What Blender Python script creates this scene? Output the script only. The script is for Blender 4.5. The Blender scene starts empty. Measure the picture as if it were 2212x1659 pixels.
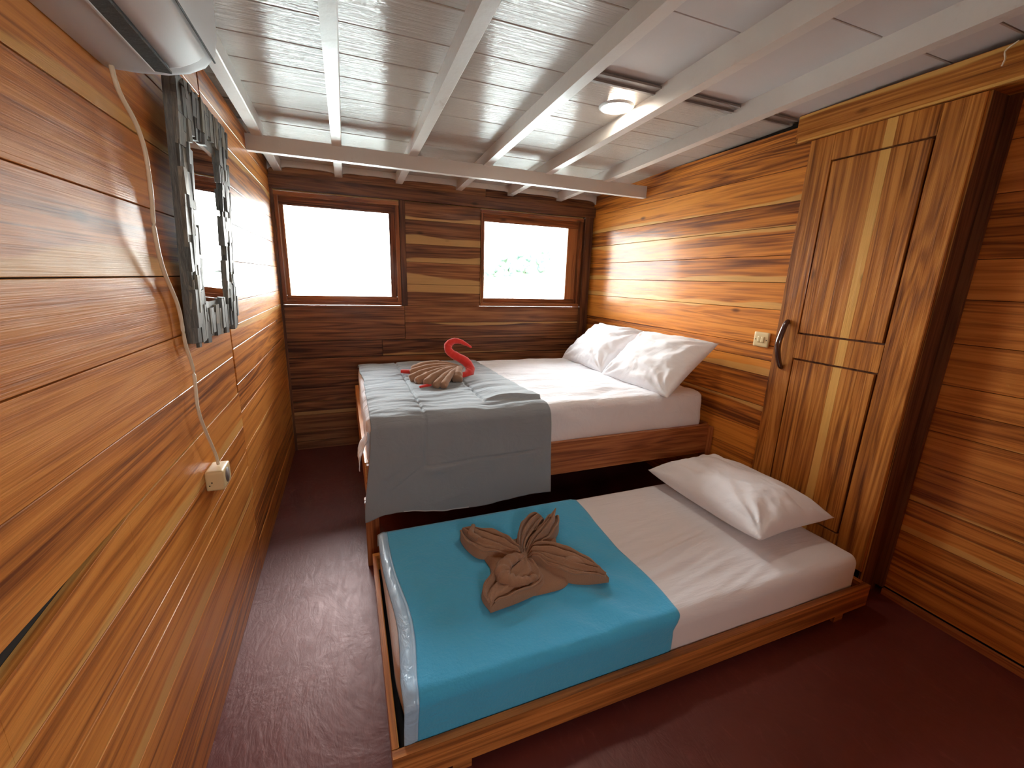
import bpy, bmesh, math, random
from mathutils import Vector, Matrix, noise

sc = bpy.context.scene
COL = sc.collection
random.seed(7)

# ------------------------------------------------------------------ camera

def cam_axes():
    a, b, c = 2.60599742e-01, -3.64297883e-01, -6.28654858e-02
    cx, sx, cy, sy, cz, sz = math.cos(a), math.sin(a), math.cos(b), math.sin(b), math.cos(c), math.sin(c)
    Rz = Matrix(((cz, -sz, 0), (sz, cz, 0), (0, 0, 1)))
    Ry = Matrix(((cy, 0, sy), (0, 1, 0), (-sy, 0, cy)))
    Rx = Matrix(((1, 0, 0), (0, cx, -sx), (0, sx, cx)))
    return Rz @ Ry @ Rx @ Matrix(((1, 0, 0), (0, 0, -1), (0, 1, 0)))


Wm = cam_axes()
cam = bpy.data.cameras.new('camera')
cam.sensor_width = 36
cam.lens = 906.7 / 2212 * 36
cam.clip_start = 0.02
cam.clip_end = 2000
camo = bpy.data.objects.new('camera', cam)
COL.objects.link(camo)
R3 = Matrix((Wm[0], -Wm[1], -Wm[2])).transposed()
camo.matrix_world = Matrix.Translation((0, 0, 1.36)) @ R3.to_4x4()
sc.camera = camo

# ------------------------------------------------------------------ light
SKY = 17.0
world = bpy.data.worlds.new('world')
sc.world = world
world.use_nodes = True
wn = world.node_tree
bg = wn.nodes['Background']
tcw = wn.nodes.new('ShaderNodeTexCoord')
sepw = wn.nodes.new('ShaderNodeSeparateXYZ')
rmp = wn.nodes.new('ShaderNodeValToRGB')
wn.links.new(tcw.outputs['Generated'], sepw.inputs[0])
wn.links.new(sepw.outputs['Z'], rmp.inputs[0])
wn.links.new(rmp.outputs[0], bg.inputs[0])
rmp.color_ramp.elements[0].position = 0.0
rmp.color_ramp.elements[0].color = (1.0, 0.98, 0.94, 1)
rmp.color_ramp.elements[1].position = 0.7
rmp.color_ramp.elements[1].color = (0.88, 0.94, 1.0, 1)
bg.inputs[1].default_value = SKY

sc.view_settings.view_transform = 'Standard'
sc.view_settings.look = 'None'
sc.view_settings.exposure = 1.25
sc.view_settings.gamma = 1
sc.view_settings.use_curve_mapping = False
sc.cycles.max_bounces = 9
sc.cycles.diffuse_bounces = 6
sc.cycles.glossy_bounces = 4
sc.cycles.transparent_max_bounces = 16
sc.cycles.sample_clamp_indirect = 12

XL, XR, YF = -0.445, 2.12, 3.49
XN = 2.25            # recessed wall right of the door
YB = -1.3            # wall behind the camera


def portal(x0, x1, z0, z1, y, rx=-90):
    l = bpy.data.lights.new('window_portal', 'AREA')
    l.shape = 'RECTANGLE'
    l.size = x1 - x0
    l.size_y = z1 - z0
    l.cycles.is_portal = True
    o = bpy.data.objects.new('window_portal', l)
    o.location = ((x0 + x1) / 2, y, (z0 + z1) / 2)
    o.rotation_euler = (math.radians(rx), 0, 0)
    COL.objects.link(o)


portal(-0.40, 0.36, 1.18, 1.84, YF + 0.13)
portal(1.08, 1.90, 1.18, 1.84, YF + 0.13)
portal(-0.10, 0.42, 1.22, 1.68, YB - 0.12, 90)  # daylight through the added fill window


# ------------------------------------------------------------------ materials
def new_mat(name):
    m = bpy.data.materials.new(name)
    m.use_nodes = True
    nt = m.node_tree
    b = nt.nodes['Principled BSDF']
    return m, nt, b


class G:
    """small node helper"""
    def __init__(s, nt):
        s.nt = nt

    def n(s, t, **k):
        nd = s.nt.nodes.new(t)
        for a, v in k.items():
            setattr(nd, a, v)
        return nd

    def link(s, a, b):
        s.nt.links.new(a, b)

    def inp(s, sock, v):
        if hasattr(v, 'is_linked') or isinstance(v, bpy.types.NodeSocket):
            s.link(v, sock)
        else:
            sock.default_value = v

    def math(s, op, a, b=0.0, c=None, clamp=False):
        nd = s.n('ShaderNodeMath', operation=op, use_clamp=clamp)
        s.inp(nd.inputs[0], a)
        s.inp(nd.inputs[1], b)
        if c is not None:
            s.inp(nd.inputs[2], c)
        return nd.outputs[0]

    def vmul(s, a, v):
        nd = s.n('ShaderNodeVectorMath', operation='MULTIPLY')
        s.inp(nd.inputs[0], a)
        nd.inputs[1].default_value = v
        return nd.outputs[0]

    def vadd(s, a, b):
        nd = s.n('ShaderNodeVectorMath', operation='ADD')
        s.inp(nd.inputs[0], a)
        s.inp(nd.inputs[1], b)
        return nd.outputs[0]

    def noise(s, vec, scale, detail=3, rough=0.5, dist=0.0):
        nd = s.n('ShaderNodeTexNoise')
        s.inp(nd.inputs['Vector'], vec)
        nd.inputs['Scale'].default_value = scale
        nd.inputs['Detail'].default_value = detail
        nd.inputs['Roughness'].default_value = rough
        nd.inputs['Distortion'].default_value = dist
        return nd.outputs[0]

    def ramp(s, fac, stops, interp='LINEAR'):
        nd = s.n('ShaderNodeValToRGB')
        cr = nd.color_ramp
        cr.interpolation = interp
        while len(cr.elements) < len(stops):
            cr.elements.new(0.5)
        for e, (p, c) in zip(cr.elements, stops):
            e.position = p
            e.color = (*c, 1) if len(c) == 3 else c
        s.inp(nd.inputs[0], fac)
        return nd.outputs[0]

    def smooth(s, v, a, b):
        nd = s.n('ShaderNodeMapRange', interpolation_type='SMOOTHSTEP')
        s.inp(nd.inputs[0], v)
        nd.inputs[1].default_value = a
        nd.inputs[2].default_value = b
        return nd.outputs[0]

    def mix(s, f, a, b, mode='MIX'):
        nd = s.n('ShaderNodeMix', data_type='RGBA', blend_type=mode)
        s.inp(nd.inputs[0], f)
        for k, v in ((6, a), (7, b)):
            if isinstance(v, tuple):
                nd.inputs[k].default_value = (*v[:3], 1)
            else:
                s.link(v, nd.inputs[k])
        return nd.outputs[2]

    def bump(s, h, strength, dist=0.01, normal=None):
        nd = s.n('ShaderNodeBump')
        nd.inputs['Strength'].default_value = strength
        nd.inputs['Distance'].default_value = dist
        s.inp(nd.inputs['Height'], h)
        if normal is not None:
            s.link(normal, nd.inputs['Normal'])
        return nd.outputs[0]


def wood(name, dark=(0.17, 0.046, 0.011), mid=(0.56, 0.195, 0.038), light=(0.70, 0.28, 0.060),
         sap=(0.84, 0.47, 0.14), rough=0.42, coat=0.22, coat_rough=0.13, sap_amt=1.0, bump=1.0, wave=1.0):
    """Teak boards. UV.x runs along the grain in metres, UV.y across the board 0..1;
    the colour attribute 'board' holds random numbers per board (r, g, b) and the width in a."""
    m, nt, b = new_mat(name)
    g = G(nt)
    uv = g.n('ShaderNodeUVMap', uv_map='UVMap').outputs[0]
    at = g.n('ShaderNodeAttribute', attribute_name='board')
    sp = g.n('ShaderNodeSeparateColor')
    g.link(at.outputs['Color'], sp.inputs[0])
    r1, r2, r3 = sp.outputs[0], sp.outputs[1], sp.outputs[2]
    su = g.n('ShaderNodeSeparateXYZ')
    g.link(uv, su.inputs[0])
    u, v = su.outputs[0], su.outputs[1]
    cb = g.n('ShaderNodeCombineXYZ')
    g.link(g.math('ADD', u, g.math('MULTIPLY', r1, 37.0)), cb.inputs[0])
    vm = g.math('MULTIPLY', v, at.outputs['Alpha'])      # metres across
    g.link(vm, cb.inputs[1])
    g.link(g.math('MULTIPLY', r2, 19.0), cb.inputs[2])
    P = cb.outputs[0]
    # figure: stretched noise whose contour lines are the growth rings
    big = g.noise(g.vmul(P, (0.42, 9.0, 1.0)), 1.15, 3.0, 0.5, 0.35)
    rings = g.math('SINE', g.math('MULTIPLY', big, 62.0))
    rings = g.math('MULTIPLY_ADD', rings, 0.5, 0.5)
    fine = g.noise(g.vmul(P, (1.5, 110.0, 1.0)), 3.0, 3.0, 0.6)
    med = g.noise(g.vmul(P, (0.40, 15.0, 1.0)), 2.2, 4.0, 0.60, 0.5)
    tone = g.math('ADD', g.math('MULTIPLY', med, 0.62), g.math('MULTIPLY', rings, 0.13 * wave))
    tone = g.math('ADD', tone, g.math('MULTIPLY', fine, 0.22))
    tone = g.math('ADD', tone, g.math('MULTIPLY_ADD', r3, 0.20, -0.10))
    col = g.ramp(tone, [(0.30, dark), (0.405, tuple(0.45 * d + 0.55 * k for d, k in zip(dark, mid))),
                        (0.49, mid), (0.62, light)])
    # dark heartwood streaks
    st = g.noise(g.vmul(P, (0.28, 20.0, 1.0)), 1.7, 3.0, 0.55, 0.8)
    col = g.mix(g.math('MULTIPLY', g.smooth(st, 0.64, 0.74), 0.6), col, tuple(c * 0.45 for c in dark))
    # pale sapwood along one edge of some boards
    wob = g.noise(g.vmul(P, (0.8, 2.0, 1.0)), 1.3, 2.0, 0.5)
    edge = g.math('ABSOLUTE', g.math('SUBTRACT', v, g.math('GREATER_THAN', r2, 0.5)))
    lim = g.math('MULTIPLY_ADD', r1, 1.0, -0.66)
    lim = g.math('ADD', lim, g.math('MULTIPLY_ADD', wob, 1.2, -0.58))
    s_ = g.math('SUBTRACT', g.math('MULTIPLY', lim, sap_amt), edge)
    s_ = g.math('ADD', s_, g.math('MULTIPLY_ADD', med, 0.16, -0.08))
    smask = g.smooth(s_, -0.02, 0.05)
    sapc = g.mix(fine, tuple(c * 0.75 for c in sap), sap)
    col = g.mix(g.math('MULTIPLY', smask, 0.80), col, sapc)
    # knots
    vo = g.n('ShaderNodeTexVoronoi', feature='F1')
    g.link(g.vmul(P, (1.0, 2.6, 1.0)), vo.inputs['Vector'])
    vo.inputs['Scale'].default_value = 1.9
    kn = g.math('SUBTRACT', 1.0, g.smooth(vo.outputs['Distance'], 0.015, 0.085))
    col = g.mix(g.math('MULTIPLY', kn, 0.75), col, tuple(c * 0.35 for c in dark))
    g.link(col, b.inputs['Base Color'])
    b.inputs['Roughness'].default_value = rough
    b.inputs['Specular IOR Level'].default_value = 0.16
    b.inputs['Coat Weight'].default_value = coat
    b.inputs['Coat Roughness'].default_value = coat_rough
    h = g.math('ADD', g.math('MULTIPLY', fine, 0.4), g.math('MULTIPLY', med, 0.5))
    lo = g.noise(g.vmul(P, (1.2, 3.0, 1.0)), 3.0, 2.0, 0.5)
    n1 = g.bump(h, 0.28 * bump, 0.006)
    n2 = g.bump(lo, 0.35 * bump, 0.012, n1)
    g.link(n2, b.inputs['Normal'])
    g.link(g.bump(g.math('ADD', lo, g.math('MULTIPLY', h, 0.25)), 0.22 * bump, 0.01), b.inputs['Coat Normal'])
    return m


def paint(name, col, rough=0.4, coat=0.0, bump=0.0, bscale=40.0, stain=None, stretch=(1, 1, 1), spec=0.5, dist=0.004):
    m, nt, b = new_mat(name)
    g = G(nt)
    tc = g.n('ShaderNodeTexCoord').outputs['Object']
    v = g.vmul(tc, stretch)
    n = g.noise(v, bscale, 4.0, 0.6)
    lo = g.noise(v, 3.0, 3.0, 0.6)
    c = g.mix(lo, tuple(x * 0.90 for x in col), tuple(min(1, x * 1.06) for x in col))
    if stain:
        c = g.mix(g.math('MULTIPLY', g.smooth(g.noise(v, 5.0, 5.0, 0.7, 0.6), 0.60, 0.78), 0.5), c, stain)
    g.link(c, b.inputs['Base Color'])
    b.inputs['Roughness'].default_value = rough
    b.inputs['Specular IOR Level'].default_value = spec
    b.inputs['Coat Weight'].default_value = coat
    b.inputs['Coat Roughness'].default_value = 0.08
    if bump:
        g.link(g.bump(n, bump, dist), b.inputs['Normal'])
    return m


def fabric(name, col, rough=0.85, bump=0.25, scale=260.0, sheen=0.15, wr=0.0, wscale=9.0, wstretch=(1, 1, 1), wdist=0.01):
    m, nt, b = new_mat(name)
    g = G(nt)
    tc = g.n('ShaderNodeTexCoord').outputs['Object']
    n = g.noise(tc, scale, 2.0, 0.6)
    lo = g.noise(tc, 4.0, 3.0, 0.5)
    c = g.mix(lo, tuple(x * 0.93 for x in col), tuple(min(1, x * 1.04) for x in col))
    g.link(c, b.inputs['Base Color'])
    b.inputs['Roughness'].default_value = rough
    b.inputs['Specular IOR Level'].default_value = 0.2
    b.inputs['Sheen Weight'].default_value = sheen
    nn = g.bump(n, bump, 0.002)
    if wr:
        w = g.noise(g.vmul(tc, wstretch), wscale, 3.0, 0.55, 1.2)
        nn = g.bump(w, wr, wdist, nn)
    g.link(nn, b.inputs['Normal'])
    return m


M = {}
M['wall'] = wood('varnished_teak_boards', sap_amt=0.8)
M['wallR'] = wood('varnished_teak_boards_right', mid=(0.62, 0.205, 0.030), light=(0.78, 0.295, 0.046), sap_amt=1.15, coat_rough=0.16)
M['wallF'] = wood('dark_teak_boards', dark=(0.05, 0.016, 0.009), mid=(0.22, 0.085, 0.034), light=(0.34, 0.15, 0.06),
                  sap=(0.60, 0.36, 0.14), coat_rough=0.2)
M['darktrim'] = wood('dark_teak_trim', dark=(0.035, 0.013, 0.009), mid=(0.12, 0.045, 0.022), light=(0.2, 0.08, 0.035), sap_amt=0.2)
M['frame'] = wood('window_frame_teak', dark=(0.07, 0.022, 0.010), mid=(0.26, 0.085, 0.030), light=(0.40, 0.15, 0.05), sap_amt=0.3)
M['door'] = wood('door_teak', dark=(0.14, 0.040, 0.010), mid=(0.44, 0.155, 0.027), light=(0.62, 0.26, 0.055), sap=(0.85, 0.48, 0.13), coat_rough=0.12, bump=1.3, sap_amt=0.9)
M['bed'] = wood('bed_teak', dark=(0.16, 0.045, 0.015), mid=(0.38, 0.125, 0.040), light=(0.50, 0.19, 0.06), sap_amt=0.15, coat=0.4, coat_rough=0.2)
M['rail'] = wood('trundle_teak', dark=(0.26, 0.09, 0.022), mid=(0.60, 0.225, 0.055), light=(0.74, 0.32, 0.085), sap_amt=0.2, coat=0.4, coat_rough=0.2)
M['black'] = paint('dark_gap', (0.012, 0.008, 0.006), 0.9)
M['handle'] = paint('dark_carved_wood', (0.07, 0.022, 0.012), 0.25, 0.9, 0.3, 30)
M['beam'] = paint('grey_white_beam_paint', (0.64, 0.59, 0.54), 0.42, 0.1, 0.35, 28, (0.40, 0.28, 0.20))


def ceiling_mat():
    m, nt, b = new_mat('glossy_ceiling_paint')
    g = G(nt)
    tc = g.n('ShaderNodeTexCoord').outputs['Object']
    gr = g.noise(g.vmul(tc, (2.0, 42.0, 1.0)), 2.0, 5.0, 0.65, 0.4)
    lo = g.noise(tc, 2.2, 3.0, 0.6)
    c = g.mix(lo, (0.43, 0.365, 0.315), (0.53, 0.47, 0.415))
    st = g.smooth(g.noise(g.vmul(tc, (3, 9, 1)), 2.0, 5.0, 0.7, 0.5), 0.64, 0.80)
    c = g.mix(g.math('MULTIPLY', st, 0.30), c, (0.45, 0.25, 0.12))
    g.link(c, b.inputs['Base Color'])
    b.inputs['Roughness'].default_value = 0.13
    b.inputs['Specular IOR Level'].default_value = 0.6
    b.inputs['Coat Weight'].default_value = 0.0
    b.inputs['Coat Roughness'].default_value = 0.07
    n1 = g.bump(gr, 0.75, 0.007)
    n2 = g.bump(g.noise(tc, 14, 3, 0.6), 0.15, 0.006, n1)
    g.link(n2, b.inputs['Normal'])
    g.link(n2, b.inputs['Coat Normal'])
    return m


M['ceil'] = ceiling_mat()
M['panel'] = paint('matt_ceiling_panel', (0.56, 0.51, 0.49), 0.55, 0.0, 0.15, 20, (0.52, 0.44, 0.40))
M['batten'] = paint('grey_brown_batten', (0.22, 0.18, 0.16), 0.5)


def floor_mat():
    m, nt, b = new_mat('worn_oxide_red_floor_paint')
    g = G(nt)
    tc = g.n('ShaderNodeTexCoord').outputs['Object']
    a = g.noise(tc, 2.6, 5.0, 0.65, 0.8)
    s = g.noise(g.vmul(tc, (6, 2, 1)), 5.0, 5.0, 0.7, 1.0)
    c = g.mix(a, (0.080, 0.012, 0.012), (0.15, 0.035, 0.031))
    c = g.mix(g.math('MULTIPLY', g.smooth(s, 0.52, 0.80), 0.5), c, (0.27, 0.085, 0.07))
    g.link(c, b.inputs['Base Color'])
    g.link(g.math('MULTIPLY_ADD', s, 0.35, 0.27), b.inputs['Roughness'])
    h = g.math('ADD', g.math('MULTIPLY', a, 1.0), g.math('MULTIPLY', s, 0.25))
    g.link(g.bump(h, 0.32, 0.02), b.inputs['Normal'])
    b.inputs['Coat Weight'].default_value = 0.25
    b.inputs['Coat Roughness'].default_value = 0.4
    b.inputs['Specular IOR Level'].default_value = 0.9
    b.inputs['Specular Tint'].default_value = (1.0, 0.62, 0.56, 1)
    return m


M['floor'] = floor_mat()
M['sheet'] = fabric('white_cotton_sheet', (0.86, 0.85, 0.88), 0.8, 0.15, 300, 0.1, 0.55, 7.0, (1.2, 5.0, 1.0), 0.012)
M['sheet2'] = fabric('white_cotton_sheet_low', (0.84, 0.82, 0.84), 0.8, 0.15, 300, 0.1, 0.30, 6.0, (0.8, 5.5, 1.0), 0.010)
M['pillow'] = fabric('white_pillowcase', (0.87, 0.86, 0.88), 0.8, 0.15, 300, 0.1, 0.45, 5.0, (1, 1, 1), 0.02)
M['comf'] = fabric('grey_comforter_cloth', (0.30, 0.335, 0.36), 0.75, 0.2, 300, 0.15, 0.5, 8.0, (0.7, 4.0, 1.0), 0.012)
M['comfback'] = fabric('grey_comforter_lining', (0.70, 0.72, 0.70), 0.8, 0.2)
M['fleece'] = fabric('turquoise_fleece', (0.075, 0.48, 0.80), 0.95, 1.0, 120, 0.35, 0.6, 6.5, (1, 1, 1), 0.012)
M['satin'] = fabric('pale_blue_satin', (0.42, 0.66, 0.90), 0.25, 0.05, 200, 0.0, 0.6, 16, (1, 0.6, 1), 0.01)
M['satin'].node_tree.nodes['Principled BSDF'].inputs['Specular IOR Level'].default_value = 0.8
M['brown'] = fabric('brown_terry_towel', (0.36, 0.205, 0.125), 0.95, 1.0, 260, 0.25)
M['red'] = fabric('red_terry_towel', (0.72, 0.045, 0.035), 0.95, 1.0, 420, 0.4)
M['plastic'] = paint('aged_white_plastic', (0.60, 0.60, 0.60), 0.55, 0.0, 0.0, spec=0.25)
M['plastic2'] = paint('pale_grey_plastic', (0.70, 0.70, 0.70), 0.55, spec=0.2)
M['slot'] = paint('dark_green_grey_vent', (0.05, 0.055, 0.052), 0.6, 0, 0.5, 60)
M['cream'] = paint('yellowed_cream_plastic', (0.78, 0.60, 0.32), 0.35, 0.0, 0.05, 60, (0.45, 0.30, 0.15))
M['cord'] = paint('yellowed_white_cord', (0.80, 0.68, 0.50), 0.4)
M['clear'] = paint('clear_milky_plastic', (0.72, 0.62, 0.58), 0.2)


def emit_mat(name, col, s):
    m, nt, b = new_mat(name)
    b.inputs['Base Color'].default_value = (*col, 1)
    b.inputs['Emission Color'].default_value = (*col, 1)
    b.inputs['Emission Strength'].default_value = s
    return m


M['lamp'] = emit_mat('lit_lamp_lens', (1.0, 0.90, 0.76), 42)


def glass_mat():
    m, nt, b = new_mat('window_glass')
    nt.nodes.remove(b)
    g = G(nt)
    t = g.n('ShaderNodeBsdfTransparent')
    t.inputs[0].default_value = (0.97, 0.98, 0.97, 1)
    gl = g.n('ShaderNodeBsdfGlossy')
    gl.inputs['Roughness'].default_value = 0.02
    fr = g.n('ShaderNodeFresnel')
    fr.inputs[0].default_value = 1.45
    mx = g.n('ShaderNodeMixShader')
    g.link(fr.outputs[0], mx.inputs[0])
    g.link(t.outputs[0], mx.inputs[1])
    g.link(gl.outputs[0], mx.inputs[2])
    g.link(mx.outputs[0], nt.nodes['Material Output'].inputs[0])
    return m


M['glass'] = glass_mat()
mm, nt_, b_ = new_mat('mirror_silver')
b_.inputs['Metallic'].default_value = 1
b_.inputs['Roughness'].default_value = 0.01
b_.inputs['Base Color'].default_value = (0.92, 0.94, 0.93, 1)
M['mirror'] = mm


def chips_mat():
    m, nt, b = new_mat('weathered_wood_chips')
    g = G(nt)
    at = g.n('ShaderNodeAttribute', attribute_name='board')
    tc = g.n('ShaderNodeTexCoord').outputs['Object']
    gr = g.noise(g.vmul(tc, (60, 60, 8)), 3.0, 4.0, 0.6)
    c = g.ramp(gr, [(0.3, (0.075, 0.08, 0.078)), (0.55, (0.14, 0.142, 0.13)), (0.8, (0.24, 0.225, 0.19))])
    sp = g.n('ShaderNodeSeparateColor')
    g.link(at.outputs['Color'], sp.inputs[0])
    c = g.mix(1.0, c, g.ramp(sp.outputs[0], [(0, (0.6, 0.63, 0.63)), (0.7, (1, 1, 1)), (1, (1.7, 1.5, 1.2))]), 'MULTIPLY')
    g.link(c, b.inputs['Base Color'])
    b.inputs['Roughness'].default_value = 0.5
    g.link(g.bump(gr, 0.4, 0.003), b.inputs['Normal'])
    return m


M['chips'] = chips_mat()


# ------------------------------------------------------------------ geometry helpers
class MB:
    """collects faces with per-board attribute and uv, then makes ONE mesh object"""
    def __init__(s):
        s.v, s.f, s.uv, s.col, s.sm = [], [], [], [], []

    def face(s, pts, uvs=None, col=(0.5, 0.5, 0.5, 0.1), smooth=False):
        i = len(s.v)
        s.v += [tuple(p) for p in pts]
        s.f.append(tuple(range(i, i + len(pts))))
        s.uv.append(uvs or [(0, 0)] * len(pts))
        s.col.append(col)
        s.sm.append(smooth)

    def board(s, o, U, V, N, L, H, T, ch=0.001, col=None, H2=None, u0=None, flipuv=False):
        """a chamfered board: origin corner o on the BACK plane, U along, V across, N outward."""
        o, U, V, N = Vector(o), Vector(U), Vector(V), Vector(N)
        if H2 is None:
            H2 = H
        if col is None:
            col = (random.random(), random.random(), random.random(), H)
        if u0 is None:
            u0 = random.random() * 3

        def P(u, v, n):                      # u 0..L, v 0..1
            h = H + (H2 - H) * u / L
            return o + U * u + V * (v * h) + N * n

        c = min(ch, L * .3, H * .3)
        cv = c / H
        fr = [(c, cv), (L - c, cv), (L - c, 1 - cv), (c, 1 - cv)]
        ou = [(0, 0), (L, 0), (L, 1), (0, 1)]
        def uvf(q, dv=0):
            return (q[0] + u0, q[1])
        # front face may be long: cut it so wide boards stay quads (fine)
        s.face([P(*q, T) for q in fr], [uvf(q) for q in fr], col)
        for k in range(4):
            a, b = ou[k], ou[(k + 1) % 4]
            a2, b2 = fr[k], fr[(k + 1) % 4]
            s.face([P(*a, T - c), P(*b, T - c), P(*b2, T), P(*a2, T)], [uvf(a), uvf(b), uvf(b2), uvf(a2)], col)
            if k in (0, 2):
                uu = [(a[0] + u0, 0.0), (b[0] + u0, 0.0), (b[0] + u0, T / max(H, 1e-3)), (a[0] + u0, T / max(H, 1e-3))]
            else:
                uu = [(u0, a[1]), (u0, b[1]), (u0 + T, b[1]), (u0 + T, a[1])]
            s.face([P(*a, 0), P(*b, 0), P(*b, T - c), P(*a, T - c)], uu, col)
        s.face([P(*q, 0) for q in reversed(ou)], [uvf(q) for q in reversed(ou)], col)

    def box(s, a, b, axis=0, ch=0.002, col=None):
        """axis aligned board a..b with grain along axis"""
        a, b = Vector(a), Vector(b)
        d = b - a
        E = [Vector((1, 0, 0)), Vector((0, 1, 0)), Vector((0, 0, 1))]
        rest = [k for k in range(3) if k != axis]
        # V = larger of the other two
        if d[rest[0]] >= d[rest[1]]:
            vk, nk = rest[0], rest[1]
        else:
            vk, nk = rest[1], rest[0]
        U, V, N = E[axis], E[vk], E[nk]
        if U.cross(V).dot(N) < 0:            # keep right-handed
            o = a + U * d[axis]
            U = -U
            s.board(o, U, V, N, d[axis], d[vk], d[nk], ch, col)
        else:
            s.board(a, U, V, N, d[axis], d[vk], d[nk], ch, col)

    def build(s, name, mat, parent=None, kind=None, extra=None):
        me = bpy.data.meshes.new(name)
        me.from_pydata(s.v, [], s.f)
        me.uv_layers.new(name='UVMap')
        me.color_attributes.new('board', 'FLOAT_COLOR', 'CORNER')
        uvs, cols = [], []
        for fi in range(len(s.f)):
            for j in range(len(s.f[fi])):
                uvs += s.uv[fi][j]
                cols += s.col[fi]
        me.uv_layers['UVMap'].data.foreach_set('uv', uvs)
        me.color_attributes['board'].data.foreach_set('color', cols)
        me.polygons.foreach_set('use_smooth', s.sm)
        me.materials.append(mat)
        return link(name, me, parent, kind)


def link(name, me, parent=None, kind=None):
    o = bpy.data.objects.new(name, me)
    COL.objects.link(o)
    if parent:
        o.parent = parent
        o.matrix_parent_inverse = parent.matrix_world.inverted()
    if kind:
        o['kind'] = kind
    return o


def tag(o, label, cat, group=None):
    o['label'] = label
    o['category'] = cat
    if group:
        o['group'] = group
    return o


def thing(name, loc, label=None, cat=None, group=None, kind=None):
    o = bpy.data.objects.new(name, None)
    COL.objects.link(o)
    o.location = loc
    o.empty_display_size = 0.05
    o.matrix_world = Matrix.Translation(loc)
    if label:
        tag(o, label, cat, group)
    if kind:
        o['kind'] = kind
    return o


def bm_obj(name, bm, mat, parent=None, kind=None, smooth=True):
    me = bpy.data.meshes.new(name)
    bmesh.ops.recalc_face_normals(bm, faces=bm.faces)
    bm.to_mesh(me)
    bm.free()
    if smooth:
        for p in me.polygons:
            p.use_smooth = True
    for m_ in (mat if isinstance(mat, (list, tuple)) else [mat]):
        me.materials.append(m_)
    return link(name, me, parent, kind)


def catmull(pts, n=8):
    pts = [Vector(p) for p in pts]
    P = [pts[0] * 2 - pts[1]] + pts + [pts[-1] * 2 - pts[-2]]
    out = []
    for i in range(1, len(P) - 2):
        for k in range(n):
            t = k / n
            a, b, c, d = P[i - 1], P[i], P[i + 1], P[i + 2]
            out.append(0.5 * ((2 * b) + (c - a) * t + (2 * a - 5 * b + 4 * c - d) * t * t + (3 * b - a - 3 * c + d) * t ** 3))
    out.append(pts[-1])
    return out


def add_tube(bm, path, rad, seg=10, flat=1.0, up=Vector((0, 0, 1)), cap=True):
    """path: list of Vector, rad: function t->r or list"""
    n = len(path)
    rings = []
    for i, p in enumerate(path):
        t = i / (n - 1)
        r = rad(t) if callable(rad) else rad
        d = (path[min(i + 1, n - 1)] - path[max(i - 1, 0)]).normalized()
        s_ = d.cross(up)
        if s_.length < 1e-3:
            s_ = d.cross(Vector((1, 0, 0)))
        s_.normalize()
        u_ = s_.cross(d).normalized()
        rings.append([bm.verts.new(p + s_ * (r * math.cos(a)) + u_ * (r * flat * math.sin(a)))
                      for a in [2 * math.pi * k / seg for k in range(seg)]])
    for a, b in zip(rings, rings[1:]):
        for k in range(seg):
            bm.faces.new((a[k], a[(k + 1) % seg], b[(k + 1) % seg], b[k]))
    if cap:
        bm.faces.new(rings[0][::-1])
        bm.faces.new(rings[-1])
    return rings


def rounded_box(lo, hi, r, n=(40, 40, 8), disp=None):
    """subdivided rounded box; disp(p, normal) -> offset vector"""
    lo, hi = Vector(lo), Vector(hi)
    bm = bmesh.new()
    grid = {}

    def vert(ix, iy, iz):
        k = (ix, iy, iz)
        if k in grid:
            return grid[k]
        p = Vector((lo[0] + (hi[0] - lo[0]) * ix / n[0], lo[1] + (hi[1] - lo[1]) * iy / n[1], lo[2] + (hi[2] - lo[2]) * iz / n[2]))
        q = Vector([min(max(p[j], lo[j] + r), hi[j] - r) for j in range(3)])
        d = p - q
        nn = d.normalized() if d.length > 1e-6 else Vector((0, 0, 1))
        if d.length > 1e-6:
            p = q + nn * r
        if disp:
            p = p + disp(p, nn)
        grid[k] = bm.verts.new(p)
        return grid[k]

    nx, ny, nz = n
    for ix in range(nx):
        for iy in range(ny):
            for z in (0, nz):
                bm.faces.new([vert(ix, iy, z), vert(ix + 1, iy, z), vert(ix + 1, iy + 1, z), vert(ix, iy + 1, z)])
    for ix in range(nx):
        for iz in range(nz):
            for y in (0, ny):
                bm.faces.new([vert(ix, y, iz), vert(ix + 1, y, iz), vert(ix + 1, y, iz + 1), vert(ix, y, iz + 1)])
    for iy in range(ny):
        for iz in range(nz):
            for x in (0, nx):
                bm.faces.new([vert(x, iy, iz), vert(x, iy + 1, iz), vert(x, iy + 1, iz + 1), vert(x, iy, iz + 1)])
    return bm


def N3(x, y, z=0.0):
    return noise.noise(Vector((x, y, z)))


def sm01(a, b, x):
    t = min(1, max(0, (x - a) / (b - a)))
    return t * t * (3 - 2 * t)


# ------------------------------------------------------------------ room shell
CZ = lambda y: 2.120 + 0.031 * (2.78 - y)      # underside of ceiling boards
JZ = lambda y: CZ(y) - 0.067                    # underside of joists

# floor
mb = MB()
mb.box((XL - 0.1, YB - 0.1, -0.06), (XN + 0.1, YF + 0.1, 0.0), 1)
mb.build('floor', M['floor'], None, 'structure')


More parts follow.
